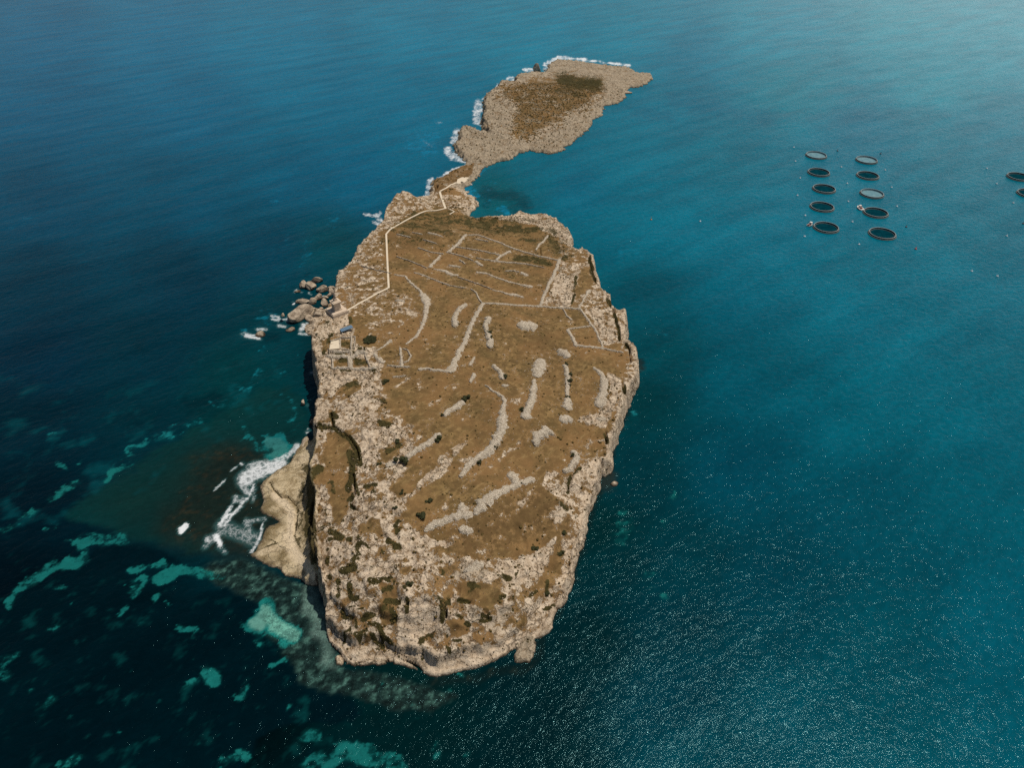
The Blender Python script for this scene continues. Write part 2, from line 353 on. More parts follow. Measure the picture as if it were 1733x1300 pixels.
# soil holes inside the rocky ground
for zz, pts_, sf in (('6', '360,265 430,260 520,330 560,460 560,560 530,700 560,800 500,950 470,1000 420,990 395,850 365,640 345,500 350,350', 2),
                 ('6', '210,560 260,520 340,560 350,660 260,680 210,640', 2), ('6', '820,430 940,380 1010,330 980,430 860,500', 3),
                 ('7', '1000,780 1060,690 1100,760 1080,900 960,1000 900,980 990,860', 2), ('O', '760,340 960,370 1000,430 940,500 820,440', 2),
                 ('O', '440,620 640,600 720,720 600,750 500,690', 2), ('8', '1000,420 1300,380 1330,470 1250,560 1120,540', 4),
                 ('6', '640,1020 760,980 830,1060 820,1140 700,1120 610,1090', 3), ('N', '690,180 880,170 860,300 900,480 820,570 730,560 650,440 720,330', 2),
                 ('4', '480,1020 620,960 650,1030 560,1090 480,1080', 2), ('4', '470,620 560,625 575,700 490,700', 1),
                 ('4', '430,740 530,725 540,760 440,765', 1), ('4', '415,800 540,790 550,850 420,860', 1), ('4', '585,790 690,780 730,850 580,855', 1),
                 ('4', '330,640 400,610 560,580 600,600 480,605 400,640 370,700 330,760', 1), ('3', '1110,600 1180,560 1220,700 1140,760 1060,850 1080,740', 2)):
    rock = rock * (1 - .62 * poly_mask(U + wu * .8, V + wv * .8, zz, pts_, sf * 2))
# scrub / dark green ground cover, a dark crack line, painted shadow band by left block
SCRUB_SHADE = [('L', '1080,450 1065,600 1055,800 1060,950', 60, .42), ('L', '1130,420 1140,700 1150,900 1170,1080', 50, .85), ('L', '820,440 850,500 920,575 960,560 1030,620 1035,720 1010,860 1060,960', 8, .9), ('L', '1070,460 1090,500', 26, .7), ('L', '830,900 880,930 770,970', 8, .7), ('L', '1090,330 1150,380', 60, .6), ('6', '300,190 440,240 540,310', 40, .8), ('6', '280,210 400,215 480,260 560,310', 36, .9), ('6', '560,310 610,380 620,460 640,520', 60, .95), ('6', '560,440 580,560 570,640 550,730', 60, .85),
 ('6', '600,620 610,700 640,790', 22, .8), ('6', '700,720 780,710', 45, .6), ('6', '220,690 240,800 220,900 210,1020 200,1120', 52, 1), ('6', '250,740 250,860 235,950', 26, 1),
 ('6', '230,600 300,570', 90, .75), ('6', '570,860 600,900', 30, .9), ('6', '400,1070 480,1140', 75, .75), ('6', '300,1030 380,1010', 40, .6), ('6', '640,1200 720,1240', 22, .7),
 ('6', '880,1180 980,1230', 50, .6), ('6', '820,180 880,200', 60, .6), ('6', '880,420 990,360', 45, .5), ('6', '400,100 420,200 480,250', 26, .6),
 ('N', '340,130 340,220 410,250', 60, .85), ('N', '580,140 700,130', 60, .85), ('N', '750,120 860,150', 60, .6), ('N', '730,220 830,220', 60, .6),
 ('N', '230,350 260,420 350,450', 50, .9), ('N', '380,490 400,600', 50, .75), ('N', '480,500 590,430', 65, .95), ('N', '550,550 680,600 720,690', 50, .9),
 ('N', '720,690 830,740', 25, .8), ('N', '490,650 520,700', 40, .7), ('N', '570,680 640,720 700,760', 45, .7), ('N', '620,780 700,780', 22, .6),
 ('N', '760,350 890,370', 80, .8), ('N', '750,440 850,520', 110, .6), ('N', '1000,350 1000,470', 45, .75), ('N', '190,90 210,180', 50, .6), ('N', '190,230', 50, .7),
 ('N', '320,330 400,340', 20, .6), ('N', '380,380 490,380', 22, .7), ('N', '985,225', 55, .5), ('N', '1045,190', 55, .9), ('N', '120,50', 60, .6),
 ('O', '600,370 700,370', 55, 1), ('O', '870,550 940,540', 50, .9), ('O', '840,620 960,590', 45, .9), ('O', '680,620 710,650', 45, .9), ('O', '470,880', 50, .8),
 ('O', '520,750 620,790', 35, .6), ('O', '400,480 400,600', 55, .6), ('O', '480,330 480,420', 30, .8), ('O', '300,350 440,400', 60, .45), ('O', '120,760 330,740', 90, .45),
 ('O', '560,540 620,560', 50, .6), ('O', '1040,340 1130,340', 35, .7), ('O', '1220,380', 50, .6), ('O', '1430,270 1490,230', 40, .8), ('O', '1220,480', 40, .6),
 ('O', '1040,100 1160,110 1110,150', 24, .8), ('O', '700,180 820,200', 50, .6), ('O', '1250,600', 40, .5),
 ('3', '480,230 600,240', 70, .7), ('3', '660,250 740,240', 50, .6), ('3', '650,330 740,340', 30, .6), ('3', '560,480 720,500 860,530', 60, .62), ('3', '340,580 500,600 600,660', 90, .35),
 ('3', '850,320 900,360', 70, .5), ('3', '980,480', 60, .6), ('3', '1190,470 1210,600 1230,660', 26, .8), ('3', '1080,640 1060,760 1040,860', 20, .6), ('3', '940,570', 70, .35),
 ('3', '1390,940 1430,1060 1440,1160', 22, .9), ('3', '1340,840 1370,880', 22, .9), ('3', '1500,1230', 30, .7),
 ('2', '760,490 1000,520 1200,570', 70, .42), ('2', '900,420 1100,470 1300,470', 90, .48), ('2', '1300,480 1600,470', 80, .52), ('3', '0,160 200,200 400,240', 90, .5), ('2', '640,640 900,640', 70, .35), ('2', '700,540 860,590 1150,690', 40, .4),
 ('4', '500,660 580,680', 60, .5), ('4', '440,745 520,750', 25, .6), ('4', '490,800 540,800', 40, .7), ('4', '600,800 700,820', 70, .6), ('4', '480,880 560,890', 22, .6), ('4', '690,880 780,885', 30, .6),
 ('4', '860,980', 60, .6), ('4', '500,1030 620,1000', 70, .5), ('4', '410,650 380,720', 14, .9), ('4', '420,570 360,660 340,740', 26, .5), ('4', '590,730', 40, .5), ('4', '640,700', 60, .4),
 ('4', '840,1140', 60, .5), ('4', '420,1240 440,1290', 40, .8), ('4', '570,440 570,480', 30, .7), ('4', '330,640 280,590', 30, .4), ('4', '330,480 420,500', 50, .35),
 ('5', '640,30 800,80', 80, .25), ('5', '370,560 150,1130', 10, .0), ('5', '500,670', 30, .7), ('5', '160,1120', 50, .55), ('5', '1380,480 1390,520', 30, .9), ('5', '1390,110 1430,150', 30, .6), ('5', '1240,440 1240,580', 26, .5), ('5', '1220,880 1240,940', 26, .8),
 ('7', '880,730', 45, .8), ('7', '1080,750', 36, .9), ('7', '1100,600', 36, .8), ('7', '980,960 970,1020', 26, .9), ('7', '860,1040', 30, .5), ('7', '360,1095', 70, .0), ('7', '1150,200 1130,320', 18, .8), ('7', '1080,400 1130,430', 40, .5), ('7', '1220,140 1180,180', 20, .8),
 ('7', '640,940 700,950', 36, .7), ('7', '600,1080 660,1080', 40, .6), ('7', '180,1100 220,1180', 60, .5), ('7', '420,1000 500,960', 70, .35), ('8', '340,120', 40, .7), ('8', '330,300 380,290', 40, .8), ('8', '200,170 190,230', 30, .6), ('8', '265,350', 40, .7), ('8', '210,320', 30, .6)]
scr = strokes(U + wu * .45, V + wv * .45, SCRUB_SHADE)
scr = scr * 1.0 + np.minimum(scr * 2, 1) * (.8 * fbm(X, Y, 4, 4, 71, .6) + .1)
endm = poly_mask(Uw, Vw, 'X', '520,780 640,800 700,890 760,950 860,955 960,930 960,1100 720,1170 520,1130', 12) * (dL < 0)
scr = np.maximum(scr, .85 * endm * sstep(.18, .42, fbm(X, Y, 6.5, 4, 17, .6)))
scr = np.maximum(scr, .5 * sstep(.2, .5, fbm(X, Y, 5, 4, 18, .6)) * (rock > .45) * (Y < 470))
topm = poly_mask(Uw, Vw, 'X', '690,365 740,350 830,362 930,372 985,420 960,450 900,415 780,395 720,400 670,405', 8)
scr = np.maximum(scr, topm * (.42 + .5 * fbm(X, Y, 9, 4, 19)))
scr = np.maximum(scr, .85 * np.where(far, np.maximum(stroke(Uw, Vw, T('1', '1110,235 1200,260 1290,260'), 40, 10), .7 * stroke(Uw, Vw, T('1', '1080,290 1220,320'), 34, 10)), 0))
scr = np.maximum(scr, far * heath * .45)
orange = .55 * heath * far
# bare pale caps, sunlight painted pale on the lower right slope, special grounds
sandy = np.where((dL > -1) & (d < .5), sstep(-.5, .8, dL), 0)
bright = strokes(U + wu * .15, V + wv * .15, [('L', '860,560 940,620 990,680 990,780 980,860 1000,960 1060,1040 1130,1130 1160,1200', 60, 1), ('L', '960,880 1000,1000 1080,1080', 90, .8),
   ('L', '745,470 770,600', 22, .6), ('L', '1040,280 1100,250', 60, .5), ('L', '750,1000 960,930', 40, .4),
   ('8', '740,420 770,500 740,600 760,700 830,800 850,900 880,960', 80, .75), ('8', '800,390 860,420', 40, .6), ('O', '400,770', 110, .8), ('O', '180,950 330,1200', 160, .6), ('O', '720,800 900,860 1050,800 1200,720', 45, .7),
   ('7', '1330,100 1300,260 1260,400 1220,560', 60, .8), ('7', '1180,640 1110,820 1060,960', 50, .5), ('3', '1460,930 1470,1100', 50, .6), ('3', '1200,480 1210,560', 16, .8), ('2', '1180,260 1250,220 1330,300', 90, .5), ('N', '200,1030 300,1110', 50, .9),
   ('5', '1335,430 1340,560', 36, .9), ('N', '860,500 1000,300', 60, .3), ('4', '430,490 520,470', 100, .5)])
greyr = strokes(U, V, [('O', '820,620 780,500 870,420', 120, .7), ('O', '520,60 700,60 880,20', 130, .7), ('O', '1000,680 1180,500', 110, .5), ('O', '420,760', 130, .8), ('N', '880,270', 100, .7), ('N', '540,250', 100, .4), ('7', '440,900', 130, .6), ('L', '1000,1180 900,1140', 30, .4)])
greyr = np.maximum(greyr, np.where(far, 1.0 - .5 * heath, 0))
greyr = np.maximum(greyr, sstep(-.5, .5, dS) * (dN < 1)); wet = sstep(1.3, .2, z) * (z > -3)
neckm = poly_mask(U + wu * .4, V + wv * .4, '1', '425,835 420,760 560,700 640,680 625,740 590,765 520,790 460,825', 2)
rock = rock * (1 - .55 * neckm)
soild = strokes(Uw, Vw, [('L', '760,690 850,720 880,780 800,800 780,860', 90, .95), ('L', '700,980 850,880', 60, .6), ('L', '830,610 770,640', 70, .8), ('L', '1050,180 1020,260', 40, .6), ('L', '920,1020 800,1080', 70, .55), ('L', '1120,500 1100,700 1090,900', 50, .7), ('L', '880,440 960,400', 70, .35), ('1', '440,800 520,760 620,715', 90, 1.0), ('7', '450,700 700,500 900,450 1100,520', 330, .8), ('5', '650,60', 300, .5), ('7', '1000,720 1040,820', 100, .5), ('4', '1200,980', 260, .4), ('5', '700,450', 240, .25), ('2', '700,640 900,640 1150,560', 160, .5)])
# ---- carve crevices, caves and joints; then rock relief
CARVE = [('N', '100,640 160,680 220,770 290,860 330,940', 34, 6), ('N', '200,340 260,360 300,420 370,440 430,480', 26, 3.2), ('N', '550,540 690,620 830,745', 18, 1.6),
 ('N', '770,880 920,895', 80, 4.5), ('N', '440,1040 550,1000 700,1000 860,1080', 34, 5), ('8', '690,830 760,890 800,960', 22, 5),
 ('O', '180,850 250,910 380,970', 20, 2.2), ('O', '720,820 800,860 860,910 950,900 1080,860', 34, 3.2), ('O', '680,1020 760,960 850,960 890,1010', 34, 3), ('O', '1080,800 1230,760', 20, 2),
 ('O', '440,480 440,560', 22, 2.5), ('O', '600,370 700,370', 40, 1.2), ('O', '1420,790 1340,830 1250,900', 22, 2.5),
 ('6', '270,190 400,200 440,220 560,300 620,400 640,500', 11, 1.8), ('6', '405,100 410,190', 13, 2), ('6', '590,620 600,780', 18, 1.6), ('6', '560,860 640,920', 20, 1.5),
 ('6', '250,690 262,760 255,850 240,930 230,1040 250,1130', 18, 2.5),
 ('3', '1390,920 1400,980 1440,1080 1440,1180', 13, 1.5), ('3', '1180,440 1200,560 1240,690', 11, 1.2), ('5', '1385,100 1430,150 1440,260', 15, 2), ('5', '1370,440 1385,520', 11, 1.6),
 ('5', '1230,860 1230,950', 15, 2), ('7', '1190,120 1130,300', 12, 1.5), ('4', '385,650 370,740', 14, 1.5), ('4', '240,520 260,600 250,640', 12, 1.5), ('4', '310,1110 400,1120', 10, 1.2),
 ('L', '820,440 850,500 920,570 960,560 1030,620 1035,720 1010,860', 12, 2.2), ('1', '425,835 440,800', 14, 2), ('7', '500,180 520,175', 1, 0), ('3', '1345,830 1370,890', 10, .8), ('3', '770,400 780,460', 12, 1)]
for zz, ps, wd, dep in CARVE:
    if dep: z -= 1.35 * dep * sstep(.15, .75, stroke(U + wu * .15, V + wv * .15, T(zz, ps), wd / ZOOMS[zz][2] * (2.0 if zz in 'NO8' else 1.3), .6)) * np.minimum(1, np.maximum(z, 0) / 3)
CR = 0
n6 = fbm(X, Y, 6, 4, 21, .55); n2 = fbm(X, Y, 1.9, 3, 22, .6)
rid = 1 - np.abs(fbm(X, Y, 4.5, 3, 23)) * 2.4
rk = sstep(.35, .85, rock)
amp = rk * np.where(Y > 470, .85, 1.0) * np.where(sandy > .5, .12, 1)
z += amp * (1.2 * n6 + .95 * n2 - .55 * np.clip(rid - .8, 0, 1) * 2) * np.clip((z + .6) / 1.5, 0, 1)
z += (1 - rk) * .10 * n2 * (z > .3)
nearm = sstep(205, 150, Y) * (z > .3) * (sandy < .3)
z = np.where(d > 0, z * (1 - nearm * .38 * np.exp(-np.maximum(d, 0) / 6.5)), z)
z += nearm * np.clip(z / 6, 0, 1) * (2.6 * fbm(X, Y, 15, 3, 81) + 1.3 * (.4 - np.abs(fbm(X, Y, 9, 3, 82, .6)) * 2))
WLINE = [at(*p) for p in T('8', '205,750 230,800 280,850 320,905 360,903 400,912 430,900 460,882 520,885 560,900 620,925 680,930 750,948 800,965 810,978 850,992 905,1006 930,1000 990,985 1050,967 1120,955 1200,930 1270,905 1340,862 1390,812 1440,795 1500,765 1560,700 1600,620 1650,520')]
dw = np.full(X.shape, 50.); sN = (Y < 200) & (z > .3); dw[sN] = seg_dist(X[sN] + warpx[sN] * .5, Y[sN] + warpy[sN] * .5, WLINE)
cap = 1.7 + .78 * dw + 1.5 * fbm(X, Y, 8, 4, 83, .6) * np.clip(dw / 3, 0, 1)
wob_ = 3.4 * fbm(X, Y, 13, 3, 84, .6)
cap = 1.2 + .42 * dw + 3.0 * sstep(3.4, 4.4, dw + wob_) + 2.4 * sstep(9.5, 10.4, dw + 1.4 * wob_ + 1.5 * fbm(X, Y, 5, 2, 85)) + 1.6 * sstep(16, 17, dw + 2 * wob_) + 1.4 * fbm(X, Y, 8, 4, 83, .6) * np.clip(dw / 3, 0, 1)
z = np.where(sN & (sandy < .3), np.minimum(z, np.maximum(cap, .4)), z)
# strata on the outward faces
fz = np.clip(-d / 1.2, 0, 1) * (sandy < .3)
z += fz * .5 * np.sin(z * 2.4 + 3 * n6)
z += scr * .18 * (1 + n2)
z += np.where((sandy < .3) & (Y < 470) & (z > .5), sstep(.5, .8, rock) * .24 * np.sin(z * 4.2 + 1.5 * n6), 0)
def terrain(x, y):
    i = np.clip(np.searchsorted(gx, x) - 1, 0, len(gx) - 2); j = np.clip(np.searchsorted(gy, y) - 1, 0, len(gy) - 2)
    a = (x - gx[i]) / (gx[i + 1] - gx[i]); b = (y - gy[j]) / (gy[j + 1] - gy[j])
    return (z[j, i] * (1 - a) + z[j, i + 1] * a) * (1 - b) + (z[j + 1, i] * (1 - a) + z[j + 1, i + 1] * a) * b
def sample(A, x, y):
    i = np.clip(np.searchsorted(gx, x), 0, len(gx) - 1); j = np.clip(np.searchsorted(gy, y), 0, len(gy) - 1); return A[j, i]

keep = z > -1.6
kq = keep[:-1, :-1] | keep[1:, :-1] | keep[:-1, 1:] | keep[1:, 1:]
nx = len(gx); jj, ii = np.nonzero(kq); b0 = jj * nx + ii
quads = np.stack([b0, b0 + 1, b0 + nx + 1, b0 + nx], 1)
used = np.unique(quads); remap = np.full(nx * len(gy), -1); remap[used] = np.arange(len(used))
co = np.stack([X.ravel(), Y.ravel(), np.maximum(z.ravel(), -2.5)], 1)[used]
ime = fastmesh('island', co, remap[quads])
f = lambda A: np.broadcast_to(A, X.shape).ravel()[used]
one = np.ones(len(used))
attr(ime, 'cover', np.stack([f(rock), f(scr), f(sandy), f(wet)], 1))
attr(ime, 'tone', np.stack([f(bright), f(greyr), f(soild), f(orange)], 1))

# island ground material
k = NM('island_ground', .95, .12)
_, aR, aS, aB, aW = k.attr('cover'); _, tB, tG, tD, tO = k.attr('tone')
nBig = k.noise(.05, 5); nM = k.noise(.35, 6, .62); nF = k.noise(1.6, 5, .65); nFF = k.noise(5.0, 3, .6)
soil = k.mix(k.step(nM, .35, .68), lin(92, 73, 45), lin(124, 101, 64))
soil = k.mix(k.step(nBig, .4, .65), soil, lin(120, 92, 58))
soil = k.mix(k.math('MULTIPLY', k.step(nF, .52, .72), .5), soil, lin(74, 58, 36))
soil = k.mix(k.math('MULTIPLY', k.step(k.noise(.09, 6, .65), .48, .68), .6), soil, lin(84, 70, 42))
soil = k.mix(k.math('MULTIPLY', k.step(k.noise(.5, 6, .7, vec=k.mapping((0, 0, R(50)), (3, 1, 1))), .52, .7), .55), soil, lin(146, 122, 82))
soil = k.mix(k.math('MULTIPLY', k.step(k.noise(.9, 5, .7), .56, .72), .5), soil, lin(70, 60, 36))
soil = k.mix(k.math('MULTIPLY', tD, .65), soil, k.mix(nF, lin(76, 58, 36), lin(100, 77, 48)))
soil = k.mix(k.math('MULTIPLY', tO, k.step(nM, .45, .6)), soil, lin(138, 92, 52))
rkc = k.mix(k.step(nM, .3, .7), lin(172, 152, 128), lin(212, 194, 170))
rkc = k.mix(k.math('MULTIPLY', k.step(nF, .53, .66), .75), rkc, lin(112, 92, 66))
rkc = k.mix(k.math('MULTIPLY', k.step(nFF, .58, .72), .45), rkc, lin(88, 74, 58))
cwv = k.n.new('ShaderNodeVectorMath'); cwv.operation = 'MULTIPLY_ADD'; k.L(k.noise(.35, 4, .65, out=1), cwv.inputs[0]); cwv.inputs[1].default_value = (3.5, 3.5, 2); k.L(k.pos, cwv.inputs[2])
crk = k.math('MULTIPLY', k.step(k.vor(.3, 'DISTANCE_TO_EDGE', vec=cwv.outputs[0]), .055, .02), k.step(k.noise(.12, 3), .42, .55))
rkc = k.mix(k.math('MULTIPLY', crk, .7), rkc, lin(84, 68, 48))
rkc = k.mix(k.math('MULTIPLY', tG, .75), rkc, k.mix(k.step(nF, .35, .7), lin(160, 147, 126), lin(118, 105, 86)))
rkc = k.mix(k.math('MULTIPLY', tB, .8), rkc, k.mix(k.step(nM, .35, .7), lin(222, 203, 178), lin(196, 172, 144)))
nMid = k.noise(.13, 4, .6)
edge = k.math('ADD', k.math('ADD', aR, k.math('MULTIPLY', k.math('SUBTRACT', nMid, .5), .9)), k.math('MULTIPLY', k.math('SUBTRACT', nM, .5), 1.7))
edge = k.math('ADD', edge, k.math('MULTIPLY', k.math('SUBTRACT', nF, .5), .9))
rmask = k.step(edge, .50, .64)
col = k.mix(rmask, soil, rkc)
# ochre rims where soil thins over rock
thin = k.math('MULTIPLY', k.math('MULTIPLY', k.step(edge, .36, .5), k.step(edge, .66, .52)), .6)
col = k.mix(thin, col, lin(150, 118, 78))
band = k.noise(1.0, 4, .6, vec=k.mapping((0, 0, 0), (9, 9, .8)))
col = k.mix(k.math('MULTIPLY', k.math('MULTIPLY', rmask, k.step(band, .5, .66)), .45), col, lin(128, 104, 76))
# pocks in the limestone
pv = k.vor(1.15, vec=k.mapping((0, 0, .4), (1, 1, 3))); pk = k.math('MULTIPLY', k.step(pv, .30, .20), k.step(k.noise(.22, 3), .44, .6))
pk = k.math('MULTIPLY', pk, rmask)
pk = k.math('MULTIPLY', pk, k.math('SUBTRACT', 1.0, aB))
col = k.mix(k.math('MULTIPLY', pk, .85), col, lin(62, 50, 34))
scm = k.step(k.math('ADD', k.math('ADD', aS, k.math('MULTIPLY', k.math('SUBTRACT', nM, .5), .9)), k.math('ADD', k.math('MULTIPLY', k.math('SUBTRACT', nF, .5), 1.1), k.math('MULTIPLY', k.math('SUBTRACT', nFF, .5), .6))), .42, .6)
scc = k.mix(k.step(nFF, .35, .65), lin(44, 40, 22), lin(78, 70, 38))
col = k.mix(scm, col, scc); col = k.mix(1.0, col, (.98, .985, .97), 'MULTIPLY')
sandc = k.mix(k.step(k.noise(.16, 5, .6, dist=1.5), .38, .62), lin(146, 128, 96), lin(196, 178, 144))
sandc = k.mix(k.math('MULTIPLY', tB, .9), sandc, lin(216, 197, 166))
sandc = k.mix(k.math('MULTIPLY', k.step(nF, .5, .75), .55), sandc, lin(104, 84, 52))
sandc = k.mix(k.math('MULTIPLY', tD, k.step(nM, .25, .6)), sandc, k.mix(nF, lin(74, 62, 38), lin(124, 106, 68)))
sandm = k.math('MULTIPLY', aB, k.math('SUBTRACT', 1.0, k.math('MULTIPLY', scm, .9)))
col = k.mix(sandm, col, sandc)
zc = k.n.new('ShaderNodeSeparateXYZ'); k.L(k.pos, zc.inputs[0])
wl = k.math('ADD', zc.outputs[2], k.math('MULTIPLY', k.math('SUBTRACT', nM, .5), 1.6))
col = k.mix(k.step(wl, .9, .15, 0, .82), col, lin(52, 42, 30))
h = k.math('ADD', k.math('MULTIPLY', nF, .5), k.math('MULTIPLY', nFF, .18))
h = k.math('MULTIPLY', h, k.math('ADD', .35, k.math('MULTIPLY', rmask, .9)))
h = k.math('SUBTRACT', h, k.math('ADD', k.math('MULTIPLY', pk, .35), k.math('MULTIPLY', k.math('MULTIPLY', crk, rmask), .5)))
isl_mat = k.out(col, k.bump(h, .9, 1.0))
island = link('island', ime, isl_mat); tag(island, 'rocky limestone island with brown dry plateau', 'island', kind='structure')

# ------------------------------------------------------------------ the sea
WAVE_A, WAVE_B = .42, .10
wxs = axis([(-30000, -6000, 6000), (-6000, -1400, 600), (-1400, -420, 24), (-420, -215, 3.2), (-215, 20, .85), (20, 130, 1.5), (130, 420, 3.2), (420, 1400, 24), (1400, 6000, 600), (6000, 30000, 6000)])
wys = axis([(-3000, 0, 600), (0, 80, 6), (80, 330, .85), (330, 480, 1.3), (480, 800, 2.2), (800, 860, 2.4), (860, 1500, 10), (1500, 6000, 500), (6000, 40000, 5000)])
WX, WY = np.meshgrid(wxs, wys)
Ys = np.maximum(WY, 30)
WU, WV = topx(WX, Ys, 0.0)
WU = np.clip(WU, -400, 2150); WV = np.clip(WV, -60, 1500)
BASE = [(60,60,8,78,112),(250,40,18,86,120),(450,50,22,92,124),(700,30,26,96,126),(900,40,34,100,128),(1100,40,40,102,128),(1300,40,52,108,132),(1550,30,66,116,136),(1700,30,66,116,136),
 (60,180,2,72,104),(300,180,2,78,110),(550,180,4,84,114),(700,200,2,84,114),(60,330,0,58,84),(300,330,0,64,90),(500,300,0,72,100),(620,300,0,76,106),(60,480,0,40,58),(300,480,0,42,60),(460,420,0,50,70),
 (60,600,0,34,52),(250,600,0,36,50),(420,640,0,44,50),(60,720,0,26,38),(250,720,0,32,42),(400,720,0,38,42),(60,850,0,18,28),(40,1000,0,10,18),(200,1100,0,6,10),(60,1250,0,10,16),(400,1200,0,6,8),
 (700,1230,0,26,30),(700,1170,2,24,26),(900,1180,0,24,30),(900,1280,0,26,32),(980,1080,0,28,34),(1050,950,0,36,44),(1010,900,0,34,38),(1080,800,0,42,52),(1090,680,0,44,52),(1110,600,0,54,66),(1080,500,0,62,78),
 (1150,950,0,46,58),(1150,1050,0,38,50),(1150,1180,0,42,56),(1200,1280,0,52,66),(1300,1000,0,54,70),(1350,1200,0,60,76),(1500,1250,4,66,82),(1700,1250,4,72,90),(1500,1050,0,62,78),(1700,1050,0,76,96),
 (1250,800,0,58,76),(1250,650,0,66,84),(1450,850,0,66,84),(1650,850,0,72,90),(1450,680,0,80,100),(1680,680,0,82,102),(1250,500,0,80,102),(1450,500,0,86,108),(1680,500,0,86,108),
 (1030,400,0,82,104),(1150,380,0,92,116),(1300,380,0,92,116),(1600,380,4,90,112),(1050,280,0,90,114),(1250,260,8,88,110),(1450,230,20,90,114),(1650,230,28,94,116),(900,300,0,82,104),(850,330,0,70,80),(980,320,0,84,110),
 (1150,160,14,88,112),(1350,150,34,98,118),(1600,130,48,108,128),(1150,90,26,92,118),(560,420,0,54,66),(540,550,0,34,40),(700,290,0,80,108),(720,200,0,86,114),(480,560,0,46,56)]
num = 0; den = 0
for px, py, r, g, b in BASE:
    wgt = 1 / (((WU - px) / 1.3) ** 2 + (WV - py) ** 2 + 900) ** 1.8
    c = np.array(lin(r, g, b)); num = num + wgt[..., None] * c; den = den + wgt
base = num / den[..., None] * np.array([.08, 1.07, .97])
base *= (1 + .16 * sstep(330, 60, WV))[..., None]  # far water lightened in its colour to stand in for sky reflection
big = fbm(WX + .5 * WY, WY * .45 - .3 * WX, 60, 4, 31)
base *= (1 + .22 * np.clip(big, -1, 1) * (WV > 330) + .10 * big * (WV <= 330))[..., None]
def blend(m_, c):
    global base; base = base * (1 - m_[..., None]) + np.array(lin(*c)) * m_[..., None]
q1 = fbm(WX, WY, 9, 4, 41); q2 = fbm(WX, WY, 9, 4, 42); q3 = fbm(WX, WY, 2.6, 3, 43, .65)
q4 = fbm(WX, WY, 28, 3, 45)
PU = WU + q1 * 16 + q3 * 3; PV = WV + q2 * 12 + q3 * 3
PU = PU + q4 * 16; PV = PV + fbm(WX, WY, 24, 3, 46) * 14
wm = lambda zz, s_, soft: sstep(-soft, soft, sdf(PU, PV, T(zz, s_), soft + 2))
# greenish shelf, brown reef flat beside the ledge, weed beds
blend(.85 * wm('G', '280,230 400,110 560,30 700,-60 860,-150 1000,-250 1230,-330 1290,-200 1320,-40 1180,20 1000,60 900,400 700,350 530,320', 7), (6, 44, 44))
blend(.92 * wm('G', '900,-60 1000,-70 1090,-20 1170,-30 1290,-50 1290,60 1150,400 1060,410 960,395 870,375 790,345 705,330 690,250 760,130 800,40', 30), (27, 28, 23))
blend(.55 * wm('G', '400,150 620,30 900,-80 1170,-60 1200,380 960,410 800,370 640,330 480,270', 50), (14, 34, 29))
blend(.6 * sstep(.0, .5, q3 + q1 * .5) * wm('G', '900,-60 1170,-30 1150,400 870,375 705,330 760,130', 12), (44, 40, 28))
blend(.96 * wm('G', '350,440 420,380 520,345 640,360 760,420 700,450 620,440 540,470 560,600 700,620 800,600 860,560 950,545 1080,580 1060,690 1130,760 1200,840 1270,900 1280,940 1350,960 1450,960 1500,1010 1540,1060 1500,1120 1340,1110 1240,1120 1100,1180 1000,1340 -100,1400 -100,640 50,560 180,520 280,470', 5), (0, 17, 23))
reef = wm('G', '820,480 900,440 1000,420 1080,430 1180,480 1340,530 1385,650 1400,780 1480,880 1560,890 1800,960 1900,1000 1800,1060 1600,1030 1500,1000 1400,960 1280,940 1220,840 1130,740 1090,600 960,545', 6)
blend(.9 * reef, (24, 40, 38))
blend(.75 * reef * sstep(.02, .4, q3 + .3 * q1), (66, 100, 92))
blend(.7 * reef * sstep(.05, .35, -q3), (14, 20, 20))
blend(.8 * wm('G', '1290,530 1345,530 1390,660 1400,790 1440,870 1380,860 1330,740 1290,640', 8), (84, 108, 101))
edgeR = strokes(PU, PV, [('5', '1500,300 1440,560 1340,760 1290,900 1240,1100 1190,1290', 60, 1), ('7', '1400,160 1330,330 1260,600 1190,800 1120,1050 1000,1250', 70, 1), ('8', '1660,560 1560,720 1540,850 1400,960 1200,980 1000,1030 850,1030', 70, 1)])
blend(.75 * edgeR, (10, 26, 26))
blend(.55 * edgeR * sstep(.1, .45, q3), (34, 42, 36))
blend(.7 * strokes(PU, PV, [('7', '1440,230', 120, 1), ('5', '1500,330', 60, .6), ('P', '150,250 120,350 60,250', 60, .0)]), (36, 38, 32))
mot = wm('G', '-100,380 300,480 500,520 900,560 1100,700 1280,940 1500,1150 1500,1400 -100,1400', 20)
blend(.65 * mot * sstep(.12, .5, fbm(WX, WY, 9, 5, 51, .65)), (6, 58, 58))
mot2 = wm('K', '-100,600 500,700 900,560 1250,500 1300,800 900,900 400,1300 -100,1300', 30)
blend(.5 * mot2 * sstep(.1, .5, fbm(WX * .8 + WY * .4, WY * .9 - WX * .5, 14, 4, 52, .6)), (4, 66, 72))
